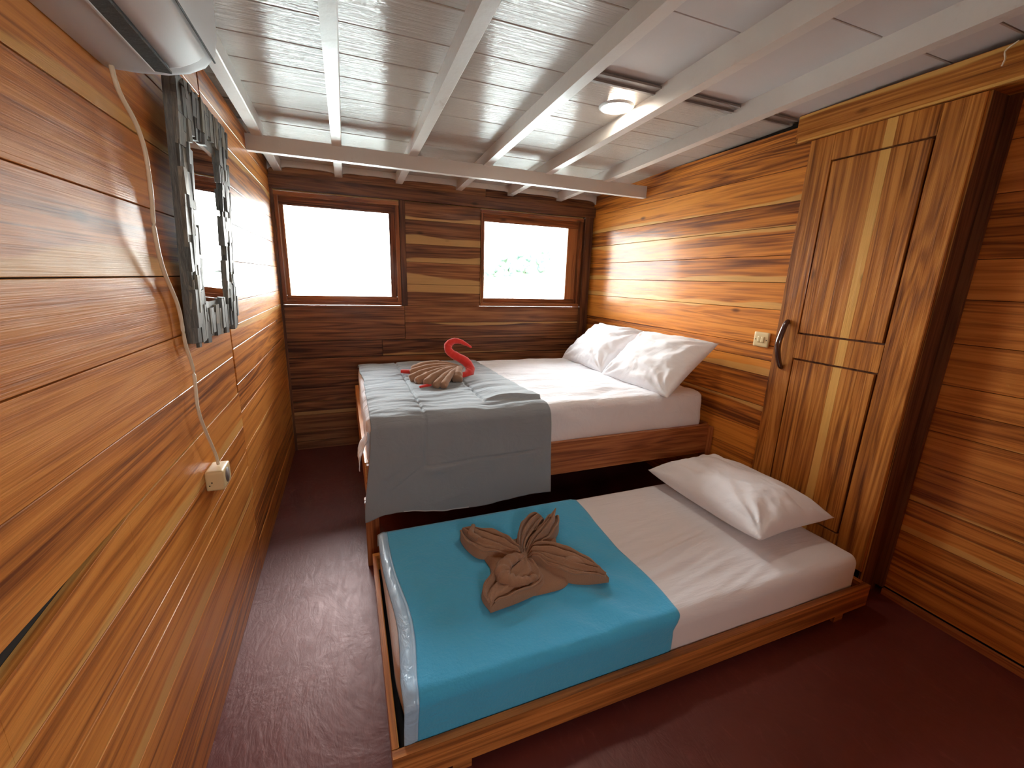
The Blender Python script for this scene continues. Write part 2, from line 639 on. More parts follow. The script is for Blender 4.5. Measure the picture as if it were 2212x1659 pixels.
def wall_planks(mb, x, nrm, zs, ya, yb, joints=(), thick=0.02, off=0.0):
    """boards running along Y on a wall at x; nrm = +1 faces +x"""
    for z0, z1 in zip(zs, zs[1:]):
        js = sorted([ya] + [j for j in joints if ya < j < yb] + [yb])
        for j0, j1 in zip(js, js[1:]):
            d = off + random.uniform(-0.0012, 0.0012)
            g_ = 0.0012
            if nrm > 0:
                mb.board((x - thick + d, j0 + g_, z0 + g_), (0, 1, 0), (0, 0, 1), (1, 0, 0), j1 - j0 - 2 * g_, z1 - z0 - 2 * g_, thick, 0.0011)
            else:
                mb.board((x + thick - d, j1 - g_, z0 + g_), (0, -1, 0), (0, 0, 1), (-1, 0, 0), j1 - j0 - 2 * g_, z1 - z0 - 2 * g_, thick, 0.0011)


# left wall
mb = MB()
zl = [0.0, 0.115, 0.235, 0.385, 0.53, 0.60, 0.715, 0.866, 1.022, 1.177, 1.340, 1.505, 1.672, 1.84, 1.96, 2.085]
wall_planks(mb, XL, 1, zl[:6], YB, 2.03)
wall_planks(mb, XL, 1, zl[5:7], YB, 2.0)
# board with the split: its upper edge drops away near the camera
mb.board((XL - 0.02, YB, 0.7162), (0, 1, 0), (0, 0, 1), (1, 0, 0), 0.62 - YB, 0.110, 0.02, 0.0002, col=(0.82, 0.2, 0.75, 0.15), u0=YB + 3)
mb.board((XL - 0.02, 0.62, 0.7162), (0, 1, 0), (0, 0, 1), (1, 0, 0), 1.0 - 0.62, 0.110, 0.02, 0.0002, H2=0.1475, col=(0.82, 0.2, 0.75, 0.15), u0=3.62)
mb.board((XL - 0.02, 1.0, 0.7162), (0, 1, 0), (0, 0, 1), (1, 0, 0), 2.0 - 1.0, 0.1475, 0.02, 0.0002, col=(0.82, 0.2, 0.75, 0.15), u0=4.0)
wall_planks(mb, XL, 1, zl[7:], YB, 1.985)
zl2 = [0.0, 0.15, 0.30, 0.46, 0.61, 0.776, 0.90, 1.05, 1.14, 1.235, 1.40, 1.56, 1.72, 1.88, 1.98, 2.085]
wall_planks(mb, XL, 1, zl2, 2.0, YF + 0.02)
cL = (0, 0, 0, 0.1)
mb.build('wall_left', M['wall'], None, 'structure')
mb = MB()
mb.box((XL - 0.08, YB - 0.08, 0), (XL - 0.021, YF + 0.1, 2.085), 1)
mb.build('wall_left_backing', M['black'], None, 'structure').name = 'wall_left_back'

# right wall, far part with the planks beside the bed
mb = MB()
zr = [0.0, 0.13, 0.28, 0.43, 0.575, 0.722, 0.89, 0.975, 1.056, 1.249, 1.389, 1.526, 1.67, 1.785, 1.94, 2.13]
wall_planks(mb, XR, -1, zr, 1.565, YF + 0.02)
mb.build('wall_right', M['wallR'], None, 'structure')
mb = MB()
mb.box((XR + 0.021, 1.5, 0), (XN + 0.05, YF + 0.1, 2.16), 1)
mb.box((XR + 0.021, 0.96, 0), (XN + 0.05, 1.5, 2.16), 1)
mb.build('wall_right_back', M['black'], None, 'structure')
# right wall, near part, recessed
mb = MB()
zn = [0.035, 0.16, 0.33, 0.41, 0.481, 0.656, 0.803, 0.90, 1.001, 1.168, 1.339, 1.49, 1.721, 1.901, 2.07, 2.2]
wall_planks(mb, XN, -1, zn, YB, 0.95)
mb.build('wall_right_near', M['wall'], None, 'structure')
mb = MB()
mb.box((XN + 0.021, YB - 0.1, 0), (XN + 0.06, 0.97, 2.25), 1)
mb.build('wall_right_near_back', M['black'], None, 'structure')
# back wall behind the camera, with a hole for the added fill window
mb = MB()
RX0, RX1, RZ0, RZ1 = -0.10, 0.42, 1.22, 1.68
for k in range(14):
    z0, z1 = k * 0.16, (k + 1) * 0.16 - 0.002
    if z1 <= RZ0 or z0 >= RZ1:
        mb.board((XN, YB - 0.02, z0), (-1, 0, 0), (0, 0, 1), (0, 1, 0), XN - XL, z1 - z0, 0.02, 0.001)
    else:
        mb.board((XN, YB - 0.02, z0), (-1, 0, 0), (0, 0, 1), (0, 1, 0), XN - RX1, z1 - z0, 0.02, 0.001)
        mb.board((RX0, YB - 0.02, z0), (-1, 0, 0), (0, 0, 1), (0, 1, 0), RX0 - XL, z1 - z0, 0.02, 0.001)
mb.box((XL - 0.1, YB - 0.08, 0), (XN + 0.05, YB - 0.021, RZ0), 0)
mb.box((XL - 0.1, YB - 0.08, RZ1), (XN + 0.05, YB - 0.021, 2.3), 0)
mb.box((XL - 0.1, YB - 0.08, RZ0), (RX0, YB - 0.021, RZ1), 2)
mb.box((RX1, YB - 0.08, RZ0), (XN + 0.05, YB - 0.021, RZ1), 2)
mb.build('wall_back', M['wall'], None, 'structure')

# far wall with two window holes
WIN = [(-0.425, 0.41), (1.06, 2.01)]
WZ0, WZ1 = 1.135, 1.905
mb = MB()


def far_board(x0, x1, z0, z1, d=0.0, T=0.02, col=None):
    g_ = 0.0012
    dd = d + random.uniform(-0.001, 0.001)
    mb.board((x0 + g_, YF + T - dd, z0 + g_), (1, 0, 0), (0, 0, 1), (0, -1, 0), x1 - x0 - 2 * g_, z1 - z0 - 2 * g_, T, 0.001, col)


zf = [0.0, 0.07, 0.142, 0.285, 0.392, 0.579, 0.732]
for z0, z1 in zip(zf, zf[1:]):
    far_board(XL, XR, z0, z1, 0.008)
far_board(XL, 0.25, 0.735, 0.862, 0, col=(0.3, 0.2, 0.02, 0.13))
far_board(0.25, XR, 0.735, 0.862, 0, col=(0.7, 0.3, 0.03, 0.13))
far_board(XL, 0.431, 0.864, 1.133, 0.002, col=(0.2, 0.6, 0.38, 0.27))
far_board(0.431, XR, 0.864, 0.998, 0)
far_board(0.431, XR, 0.998, 1.133, 0)
for z0, z1 in ((1.133, 1.302), (1.302, 1.472), (1.472, 1.607), (1.607, 1.785), (1.785, 1.915)):
    far_board(0.455, 1.06, z0, z1, 0, col=(0.9, random.choice((0.1, 0.9)), random.uniform(0.35, 0.6), 0.16))
far_board(XL, 1.1, 2.0, 2.11, -0.006)
far_board(1.1, XR, 2.0, 2.11, -0.006)
mb.build('wall_far', M['wallF'], None, 'structure')
mb = MB()
yb0, yb1 = YF + 0.021, YF + 0.10
mb.box((XL - 0.1, yb0, 0), (XN + 0.05, yb1, WZ0 - 0.005), 0)
mb.box((XL - 0.1, yb0, WZ1 + 0.005), (XN + 0.05, yb1, 2.2), 0)
mb.box((XL - 0.1, yb0, WZ0 - 0.005), (WIN[0][0], yb1, WZ1 + 0.005), 2)
mb.box((WIN[0][1], yb0, WZ0 - 0.005), (WIN[1][0], yb1, WZ1 + 0.005), 2)
mb.box((WIN[1][1], yb0, WZ0 - 0.005), (XN + 0.05, yb1, WZ1 + 0.005), 2)
mb.build('wall_far_back', M['darktrim'], None, 'structure')

tn = [0]


def trim(mb, mat, label=None):
    tn[0] += 1
    o = mb.build('trim_%d' % tn[0], mat, None, 'structure')
    return o


# header above the windows, ledge, corner post, casing posts
mb = MB(); mb.box((XL, YF - 0.022, 1.918), (XR, YF + 0.02, 1.998), 0, 0.004); trim(mb, M['darktrim'])
mb = MB(); mb.box((2.018, YF - 0.03, 0.72), (2.098, YF + 0.02, 1.918), 2, 0.003); trim(mb, M['darktrim'])
mb = MB(); mb.box((0.413, YF - 0.008, 1.134), (0.455, YF + 0.02, 1.917), 2, 0.002); trim(mb, M['darktrim'])
mb = MB(); mb.box((XL, YF - 0.012, 0.0), (XL + 0.018, YF + 0.0, 1.918), 2, 0.002); trim(mb, M['darktrim'])

root = thing('window_3', ((RX0 + RX1) / 2, YB, RZ0), kind='structure')  # made-up rear window, added as neutral fill for camera-facing sides
mb = MB()
mb.box((RX0, YB - 0.07, RZ0), (RX1, YB + 0.01, RZ0 + 0.05), 0, 0.003)
mb.box((RX0, YB - 0.07, RZ1 - 0.05), (RX1, YB + 0.01, RZ1), 0, 0.003)
mb.box((RX0, YB - 0.07, RZ0 + 0.05), (RX0 + 0.05, YB + 0.01, RZ1 - 0.05), 2, 0.003)
mb.box((RX1 - 0.05, YB - 0.07, RZ0 + 0.05), (RX1, YB + 0.01, RZ1 - 0.05), 2, 0.003)
mb.build('window_casing', M['frame'], root)
mb = MB(); mb.box((RX0 + 0.045, YB - 0.04, RZ0 + 0.045), (RX1 - 0.045, YB - 0.036, RZ1 - 0.045), 0, 0.0003); mb.build('glass_pane', M['glass'], root)
# windows
for wi, ((x0, x1), gx0, gx1) in enumerate(zip(WIN, (-0.375, 1.105), (0.338, 1.885))):
    root = thing('window_%d' % (wi + 1), ((x0 + x1) / 2, YF, WZ0), kind='structure')
    mb = MB()      # outer casing
    c = 0.028
    mb.box((x0, YF - 0.012, WZ0), (x1, YF + 0.085, WZ0 + c), 0, 0.003)
    mb.box((x0, YF - 0.012, WZ1 - c), (x1, YF + 0.085, WZ1), 0, 0.003)
    mb.box((x0, YF - 0.010, WZ0 + c), (x0 + c * 0.8, YF + 0.085, WZ1 - c), 2, 0.003)
    mb.box((x1 - c, YF - 0.010, WZ0 + c), (x1, YF + 0.085, WZ1 - c), 2, 0.003)
    mb.build('window_casing', M['frame'], root)
    mb = MB()      # sash
    z0, z1 = WZ0 + c, WZ1 - c
    xa, xb = x0 + c * 0.8, x1 - c
    ga, gb = 1.200, 1.820
    mb.box((xa, YF + 0.035, z0), (xb, YF + 0.075, ga), 0, 0.004)
    mb.box((xa, YF + 0.035, gb), (xb, YF + 0.075, z1), 0, 0.004)
    mb.box((xa, YF + 0.037, ga), (gx0, YF + 0.075, gb), 2, 0.004)
    mb.box((gx1, YF + 0.037, ga), (xb, YF + 0.075, gb), 2, 0.004)
    sash = mb.build('window_sash', M['frame'], root)
    mb = MB()
    mb.box((gx0 - 0.004, YF + 0.056, ga - 0.004), (gx1 + 0.004, YF + 0.060, gb + 0.004), 0, 0.0003)
    mb.build('glass_pane', M['glass'], sash)

# ceiling: boards run along X, slope gently up towards the camera
mb = MB()
ys = [YF + 0.08, 3.36, 3.18, 2.985, 2.76, 2.522, 2.291, 2.085, 1.902, 1.70]
NX = [XL - 0.06, 0.0, 0.42, 0.88, 1.31, 1.76, XN + 0.06]


def ceil_board(x0, x1, y0, y1, dz=0.0, gap=0.0015):
    y0, y1 = min(y0, y1) + gap, max(y0, y1) - gap
    z0, z1 = CZ(y0) + dz, CZ(y1) + dz
    d = Vector((0, y1 - y0, z1 - z0))
    Lh = d.length
    V = d / Lh
    U = Vector((1, 0, 0))
    Nn = Vector((0, 0, -1))
    o = Vector((x1, y0, z0 + 0.02))
    mb.board(o, (-1, 0, 0), V, Nn, x1 - x0, Lh, 0.02, 0.0025, (random.random(), random.random(), random.random(), 0.2))


for a, b in zip(ys, ys[1:]):
    ceil_board(XL - 0.0, XN + 0.06, a, b, random.uniform(-0.001, 0.001))
    ceil_board(XL - 0.14, XL - 0.001, a - 0.012, b + 0.008, 0.001)
y = 1.70
while y > YB - 0.1:
    y2 = y - random.uniform(0.19, 0.23)
    ceil_board(XL - 0.06, 0.90, y, y2, random.uniform(-0.001, 0.001))
    y = y2
mb.build('ceiling', M['ceil'], None, 'structure')
mb = MB()
yy = {0: [1.70, 1.27, 0.72, 0.2, -0.3, -0.9, -1.4], 1: [1.70, 1.10, 0.55, 0.0, -0.5, -1.4], 2: [1.70, 1.10, 0.91, 0.4, -0.3, -1.4]}
for k, (xa, xb) in enumerate(((0.90, 1.33), (1.33, 1.78), (1.78, XN + 0.06))):
    for a, b in zip(yy[k], yy[k][1:]):
        ceil_board(xa, xb, a, b, 0.018 + random.uniform(-0.002, 0.002), 0.002)
o = mb.build('ceiling_near_panel', M['panel'], None, 'structure')
mb = MB()
mb.box((XL - 0.15, YB - 0.1, 2.30), (XN + 0.1, YF + 0.12, 2.34), 0)
mb.box((XL - 0.15, YB - 0.1, 2.02), (XL - 0.14, YF + 0.12, 2.30), 1)  # unseen black sides added to stop light leaking in above the walls
mb.box((XN + 0.052, YB - 0.1, 2.02), (XN + 0.1, YF + 0.12, 2.30), 1)
mb.box((XL - 0.15, YF + 0.101, 2.02), (XN + 0.1, YF + 0.12, 2.30), 0)
mb.box((XL - 0.15, YB - 0.12, 2.02), (XN + 0.1, YB - 0.081, 2.30), 0)
mb.build('roof_light_seal', M['black'], None, 'structure')

# step batten between the two ceiling levels, one piece per bay
for xa, xb in ((0.915, 1.30), (1.345, 1.745), (1.79, 2.11)):
    mb = MB()
    z = CZ(1.70)
    mb.box((xa, 1.695, z - 0.004), (xb, 1.712, z + 0.032), 0, 0.002)
    mb.box((xa, 1.655, z + 0.004), (xb, 1.700, z + 0.014), 0, 0.002)
    trim(mb, M['batten'])

# joists
for x in (-0.385, 0.0, 0.42, 0.88, 1.312, 1.762):
    mb = MB()
    for ya, yb_, hgt in ((YB, 2.80, 0.105), (2.80, YF + 0.02, 0.066)):
        z0, z1 = JZ(ya), JZ(yb_)
        d = Vector((0, yb_ - ya, z1 - z0))
        L = d.length
        w = 0.026
        o = Vector((x - w, ya, z0))
        mb.board(o, d / L, Vector((0, 0, 1)), Vector((1, 0, 0)), L, hgt, 2 * w, 0.004, (random.random(),) * 3 + (0.1,))
    trim(mb, M['beam'])
# cross beam
mb = MB()
mb.box((XL, 2.78, 1.980), (XR, 2.825, 2.060), 0, 0.003)
trim(mb, M['beam'])

# batten closing the wall top and moulding on the far wall (white painted blocks between joists)
xs = [XL, -0.385, 0.0, 0.42, 0.88, 1.312, 1.762, XR]
for a, b in zip(xs, xs[1:]):
    bm = bmesh.new()
    n_ = 16
    va, vb = [], []
    for i in range(n_ + 1):
        x = a + (b - a) * i / n_
        e = min((x - a), (b - x))
        zz = 2.060 - 0.030 * math.exp(-e / 0.022) + 0.003 * N3(x * 9, 0)
        va.append((x, zz))
    rows = []
    for (y_, up_) in ((YF - 0.016, 0), (YF - 0.016, 1), (YF + 0.0, 1), (YF + 0.0, 0)):
        rows.append([bm.verts.new((x, y_, 2.098 if up_ else z_)) for x, z_ in va])
    for r0, r1 in zip(rows, rows[1:] + rows[:1]):
        for i in range(n_):
            bm.faces.new((r0[i], r0[i + 1], r1[i + 1], r1[i]))
    bm.faces.new([r[0] for r in rows]); bm.faces.new([r[-1] for r in rows])
    tn[0] += 1
    bm_obj('trim_%d' % tn[0], bm, M['beam'], None, 'structure', smooth=False)

# header board above the door, return post, near baseboard
mb = MB(); mb.box((XR - 0.018, YB, 2.047), (XN + 0.0, 1.64, 2.172), 1, 0.004); mb.box((XR - 0.030, YB, 2.047), (XR - 0.018, 1.62, 2.072), 1, 0.003); trim(mb, M['door'])
mb = MB(); mb.box((XR + 0.002, 0.948, 0.0), (XN, 0.962, 2.05), 2, 0.002); trim(mb, M['darktrim'])  # dark colour holds the shade of this face, turned from the windows
mb = MB(); mb.box((XN - 0.020, 0.915, 0.035), (XN, 0.947, 2.047), 2, 0.003); trim(mb, M['darktrim'])  # thin dark post standing in for shade next to the return
mb = MB(); mb.box((XN - 0.020, YB, 0.0), (XN, 0.914, 0.032), 1, 0.005); mb.build('baseboard_right', M['bed'], None, 'structure')

# door
door = thing('door_1', (XR, 1.25, 0.12), kind='structure')
mb = MB()
mb.box((XR + 0.004, 0.952, 0.12), (XR + 0.020, 1.562, 2.045), 2)
mb.build('door_core', M['darktrim'], door)
F0, F1 = XR - 0.014, XR + 0.004
strips = [(0.952, 1.072), (1.072, 1.145), (1.145, 1.212), (1.212, 1.250), (1.250, 1.315), (1.315, 1.385), (1.385, 1.450), (1.450, 1.562)]
tones = [0.50, 0.40, 0.70, 1.0, 0.55, 0.62, 0.35, 0.45]
gw = 0.009
zcut = [(0.12, 0.235, 'r'), (0.235, 1.020, 'p'), (1.020, 1.140, 'r'), (1.140, 1.937, 'p'), (1.937, 2.045, 'r')]
seeds = [random.random() for _ in strips]
stile_mb, up_mb, lo_mb = MB(), MB(), MB()
for k, (a, b) in enumerate(strips):
    col = (0.05 if k != 3 else 2.0, seeds[k], tones[k], b - a)
    if k in (0, 7):
        stile_mb.board((F1, b, 0.12), (0, 0, 1), (0, -1, 0), (-1, 0, 0), 1.925, b - a, F1 - F0, 0.002 if k == 7 else 0.003, col, u0=seeds[k])
        continue
    for z0, z1, t in zcut:
        a2 = a + (gw if (k == 1 and t == 'p') else 0)
        b2 = b - (gw if (k == 6 and t == 'p') else 0)
        if t == 'p':
            tgt = up_mb if z0 > 1 else lo_mb
            z0_, z1_ = z0 + gw, z1 - gw
            F = F0 - 0.003
        else:
            tgt, z0_, z1_, F = stile_mb, z0, z1, F0
        tgt.board((F1, b2 - 0.0002, z0_), (0, 0, 1), (0, -1, 0), (-1, 0, 0), z1_ - z0_, b2 - a2 - 0.0004, F1 - F, 0.0006 if t == 'p' else 0.0004, col, u0=seeds[k] + z0_)
stile_mb.build('door_frame', M['door'], door)
up_mb.build('door_panel', M['door'], door)
lo_mb.build('door_panel', M['door'], door)
bm = bmesh.new()
pth = catmull([(XR - 0.004, 1.512, 1.200), (XR - 0.028, 1.508, 1.188), (XR - 0.050, 1.508, 1.125), (XR - 0.058, 1.508, 1.075), (XR - 0.048, 1.505, 1.020), (XR - 0.026, 1.500, 0.968), (XR - 0.004, 1.500, 0.955)], 8)
add_tube(bm, pth, lambda t: 0.0095 + 0.004 * math.sin(math.pi * t), 12, 1.1, Vector((0, 1, 0)))
bm_obj('door_handle', bm, M['handle'], door)['label'] = 'dark carved wooden pull handle'


# ------------------------------------------------------------------ beds
# double bed frame
bed = thing('double_bed_frame', (1.05, 2.5, 0), 'raised teak double bed frame with open space beneath, against the right wall', 'bed')
BX0, BX1, BY0, BY1 = 0.022, 2.115, 1.865, 3.21
mb = MB(); mb.box((BX0 + 0.02, BY0, 0.338), (BX1 - 0.05, BY0 + 0.028, 0.522), 0, 0.004); mb.build('side_rail', M['bed'], bed)
mb = MB(); mb.box((BX0 + 0.02, BY1 - 0.028, 0.338), (BX1 - 0.05, BY1, 0.522), 0, 0.004); mb.build('side_rail', M['bed'], bed)
mb = MB()
mb.board((BX0 + 0.024, BY1, 0.335), Vector((0.012, -(BY1 - BY0), 0)).normalized(), (0, 0, 1), (-1, 0, 0), BY1 - BY0 - 0.03, 0.235, 0.024, 0.0012, (0.4, 0.4, 0.9, 0.2), H2=0.19)
mb.build('footboard', M['rail'], bed)
mb = MB(); mb.box((BX1 - 0.05, BY0 + 0.03, 0.338), (BX1 - 0.022, BY1, 0.522), 1, 0.004); mb.build('headboard', M['bed'], bed)
for (x0, x1, y0, y1, zt) in ((BX0 + 0.002, BX0 + 0.062, BY0 + 0.004, BY0 + 0.064, 0.500), (BX0 + 0.028, BX0 + 0.088, BY1 - 0.075, BY1 - 0.029, 0.50),
                         (BX1 - 0.048, BX1, BY0, BY0 + 0.05, 0.500), (BX1 - 0.048, BX1, BY1 - 0.06, BY1 - 0.0, 0.50)):
    mb = MB()
    if y0 < 2.0 and x0 < 1:
        mb.box((x0, y0 + 0.026, 0), (x1, y1, 0.336), 2, 0.004)
        mb.box((x0, y0, 0), (x1, y0 + 0.024, 0.336), 2, 0.003)
    else:
        mb.box((x0, y0, 0), (x1, y1, zt if x0 > 1 else 0.336), 2, 0.004)
    mb.build('leg', M['bed'], bed)
mb = MB()
for k in range(9):
    x = 0.15 + k * 0.21
    mb.box((x, BY0 + 0.03, 0.46), (x + 0.09, BY1 - 0.03, 0.48), 1, 0.002)
mb.build('bed_slats', M['bed'], bed)


def sheet_disp(seed, amp, topz):
    def f(p, n):
        a = 0.0
        if n.z > 0.3:
            a = amp * (N3(p.x * 2.2 + seed, p.y * 9 + 0.8 * N3(p.x * 3, p.y * 3), seed)) + amp * 0.5 * N3(p.x * 9, p.y * 20, seed + 3)
            a += amp * 0.4 * N3(p.x * 3, p.y * 3, seed + 9)
        else:
            a = amp * 0.9 * N3(p.x * 5 + p.z * 9 + seed, p.y * 5 - p.z * 7, p.z * 3)
        return n * a
    return f


# mattress on the double bed
bm = rounded_box((0.048, 1.893, 0.483), (2.035, 3.175, 0.728), 0.045, (140, 150, 14), sheet_disp(1.3, 0.010, 0.728))
o = bm_obj('double_mattress', bm, M['sheet'])
tag(o, 'thick double mattress in a wrinkled white fitted sheet on the raised bed', 'mattress')
DM = o

# trundle frame
tr = thing('trundle_bed_frame', (1.03, 1.3, 0), 'low pull-out teak trundle bed frame standing on the red floor', 'bed')
TX0, TX1, TY0, TY1 = 0.043, 2.035, 0.872, 1.775
TZ0, TZ1 = 0.03, 0.13
mb = MB(); mb.box((TX0, TY0, TZ0), (TX1, TY0 + 0.026, TZ1), 0, 0.003); mb.build('side_rail', M['rail'], tr)
mb = MB(); mb.box((TX0, TY1 - 0.024, TZ0), (TX1, TY1, TZ1), 0, 0.003); mb.build('side_rail', M['rail'], tr)
mb = MB(); mb.box((TX0, TY0 + 0.027, TZ0), (TX0 + 0.019, TY1 - 0.025, TZ1), 1, 0.003); mb.build('end_rail', M['rail'], tr)
mb = MB(); mb.box((TX1 - 0.022, TY0 + 0.027, TZ0), (TX1, TY1 - 0.025, TZ1), 1, 0.003); mb.build('end_rail', M['rail'], tr)
mb = MB(); mb.box((TX0 + 0.02, TY0 + 0.027, 0.045), (TX1 - 0.023, TY1 - 0.025, 0.058), 0, 0.001); mb.build('bed_base', M['black'], tr)
for x in (TX0 + 0.16, TX1 - 0.20):
    for y0 in (TY0 + 0.002, TY1 - 0.05):
        mb = MB(); mb.box((x, y0, 0), (x + 0.055, y0 + 0.045, TZ0 + 0.012), 0, 0.003); mb.build('foot', M['rail'], tr)


def tr_disp(p, n):
    a = 0.0
    if n.z > 0.3:
        # diagonal drag wrinkles in the middle of the bare sheet
        w = math.exp(-((p.x - 1.25) / 0.28) ** 2) * math.exp(-((p.y - 1.15) / 0.22) ** 2)
        a = 0.016 * w * N3(p.x * 3.0 + 2, p.y * 30 - p.x * 7, 1) + 0.0025 * N3(p.x * 4, p.y * 12, 4)
    else:
        a = 0.004 * N3(p.x * 4 + p.z * 6, p.y * 4, p.z * 4)
    return n * a


# mattress with a left end that bows inwards at the near corner
bm = rounded_box((0.068, 0.905, 0.060), (1.99, 1.735, 0.262), 0.04, (160, 150, 12), tr_disp)
for v in bm.verts:
    if v.co.x < 0.2:
        v.co.x += 0.030 * sm01(1.15, 0.90, v.co.y) * (1 - (v.co.x - 0.06) / 0.14) + 0.008 * math.sin((v.co.y - 0.9) / 0.83 * math.pi)
o = bm_obj('single_mattress', bm, M['sheet2'])
tag(o, 'thin single mattress in a tight white sheet lying in the low trundle frame', 'mattress')


# ------------------------------------------------------------------ comforter
def grid_cloth(name, fn, nu, nv, mats, parent=None, thick=0.012, matfn=None, rim=True):
    """fn(i/nu, j/nv) -> (point); builds sheet and gives it thickness inward"""
    top = [[Vector(fn(i / nu, j / nv)) for j in range(nv + 1)] for i in range(nu + 1)]
    nor = [[None] * (nv + 1) for _ in range(nu + 1)]
    for i in range(nu + 1):
        for j in range(nv + 1):
            a = top[min(i + 1, nu)][j] - top[max(i - 1, 0)][j]
            b = top[i][min(j + 1, nv)] - top[i][max(j - 1, 0)]
            n_ = a.cross(b)
            nor[i][j] = n_.normalized() if n_.length > 1e-9 else Vector((0, 0, 1))
    bm = bmesh.new()
    A = [[bm.verts.new(top[i][j]) for j in range(nv + 1)] for i in range(nu + 1)]
    B = [[bm.verts.new(top[i][j] + nor[i][j] * thick) for j in range(nv + 1)] for i in range(nu + 1)]
    for i in range(nu):
        for j in range(nv):
            f = bm.faces.new((A[i][j], A[i + 1][j], A[i + 1][j + 1], A[i][j + 1]))
            g_ = bm.faces.new((B[i][j], B[i][j + 1], B[i + 1][j + 1], B[i + 1][j]))
            if matfn:
                f.material_index = matfn((i + .5) / nu, (j + .5) / nv)
                g_.material_index = len(mats) - 1
    ring = [(i, 0) for i in range(nu)] + [(nu, j) for j in range(nv)] + [(i, nv) for i in range(nu, 0, -1)] + [(0, j) for j in range(nv, 0, -1)]
    for k in range(len(ring)):
        (i, j), (i2, j2) = ring[k], ring[(k + 1) % len(ring)]
        f = bm.faces.new((A[i][j], B[i][j], B[i2][j2], A[i2][j2]))
    return bm_obj(name, bm, mats, parent)


CT = 0.748      # top of comforter on the mattress
YFR = 1.848     # front plane of hanging part
S_TOP = 3.13 - 1.905
R_ = 0.057
ARC = R_ * math.pi / 2


def comf(u, v):
    # u across (x), v from far edge to hanging hem
    hem = 0.245 + 0.008 * math.sin(u * 9) + 0.020 * sm01(0.0, 0.10, u) * (1 - sm01(0.10, 0.45, u)) + 0.004 * N3(u * 14, 3)
    drop = (CT - R_) - hem
    tot = S_TOP + ARC + drop
    s = v * tot
    xl = 0.066 + 0.010 * N3(v * 9, 1) - 0.02 * sm01(0.3, 0, v)
    xr = 0.905 + 0.055 * sm01(0.55, 0.80, v) + 0.010 * N3(v * 7, 5) + 0.015 * sm01(0.80, 1, v)
    if s > S_TOP + ARC:
        xl = 0.064 - 0.042 * sm01(S_TOP + ARC, tot, s)
    x = xl + (xr - xl) * u
    # seams and quilting
    def groove(d, w):
        return -math.exp(-(d / w) ** 2)
    h = 0.0
    sx1 = 0.305 - 0.03 * sm01(0.5, 1.3, s) * 0
    sx2 = 0.628
    h += 0.010 * groove(x - sx1, 0.006) * (1 if s < S_TOP + ARC + 0.20 else 0)
    h += 0.010 * groove(x - sx2, 0.006) * (1 if s < S_TOP - 0.05 else 0)
    sfront = S_TOP + ARC + 0.185
    if x > sx1:
        h += 0.009 * groove(s - sfront - 0.02 * (0.97 - x), 0.005)
    else:
        h += 0.009 * groove(s - sfront - (sx1 - x) * 0.75, 0.005)
    # puckers beside seams on top
    if s < S_TOP + 0.03:
        e = math.exp(-(abs(x - sx1) / 0.10)) + math.exp(-(abs(x - sx2) / 0.10)) + 0.9 * math.exp(-(x - 0.05) / 0.10)
        h += 0.013 * (0.35 + 0.75 * e) * N3(x * 3.5 + 7, s * 22 + 1.5 * N3(x * 4, s * 4), 2)
        h += 0.006 * N3(x * 5, s * 5, 8)
        # long soft folds running across
        h += 0.008 * max(0, N3(x * 1.3, s * 10 + x * 2, 12))
    else:
        q = (s - S_TOP) / (tot - S_TOP)
        h += 0.010 * q * N3(x * 5 + 1, s * 2.2 + x * 3, 5) + 0.004 * N3(x * 12, s * 9, 6)
        h += 0.012 * math.exp(-((s - sfront - 0.03) / 0.03) ** 2) * math.exp(-((x - 0.36) / 0.08) ** 2)
        h -= 0.006 * math.exp(-((s - sfront - 0.08 - (x - .1) * -0.5) / 0.02) ** 2) * sm01(0.3, 0.1, x)
    # the folded-back upper layer ends in a step near the front right corner
    ys_ = 1.965 + 0.02 * math.sin((x - 0.6) * 8) - 0.02 * sm01(0.75, 0.9, x)
    yh = 3.13 - s
    step = sm01(ys_ - 0.004, ys_ + 0.006, yh) * sm01(0.60, 0.74, x) if s < S_TOP else 0
    puff = 0.012 * math.exp(-((u - 0) / 0.03)) * -1 + 0.012 * math.exp(-((1 - u) / 0.03)) * -1
    h += 0.024 * step * sm01(3.0, 2.1, yh) + puff * 0.6
    h = max(h, -0.004) if s > S_TOP else h
    h += 0.004
    if s < S_TOP:
        return (x, 3.13 - s, CT + h - 0.012 * sm01(0.04, 0, s))
    if s < S_TOP + ARC:
        a = (s - S_TOP) / R_
        return (x, 1.905 - (R_ + h) * math.sin(a), CT - R_ + (R_ + h) * math.cos(a))
    return (x, YFR - h, (CT - R_) - (s - S_TOP - ARC))


o = grid_cloth('comforter', comf, 170, 300, [M['comf'], M['comfback']], None, 0.010, lambda u, v: 1 if (v > 0.9960 and 0.18 < u < 0.52) else 0)
tag(o, 'grey quilted comforter folded over the foot of the double bed and hanging down its side', 'comforter')


# loose corner of the sheet folded over the foot of the double bed
def sheet_corner(u, v):
    y = 1.862 + 0.10 * u
    z = 0.665 - (0.165 - 0.05 * u) * v
    x = 0.050 - 0.040 * sm01(0.0, 0.8, v) + 0.006 * N3(u * 5, v * 5, 7)
    return (x, y, z)


grid_cloth('sheet_corner', lambda u, v: sheet_corner(1 - u, v), 14, 20, [M['sheet']], DM, 0.003)

# ------------------------------------------------------------------ fleece blanket
blk = thing('fleece_blanket', (0.55, 1.32, 0.262), 'turquoise fleece blanket with satin edge spread over the foot half of the trundle bed', 'blanket')
BT = 0.271
BR = 0.035
BL_TOP = 1.728 - 0.935


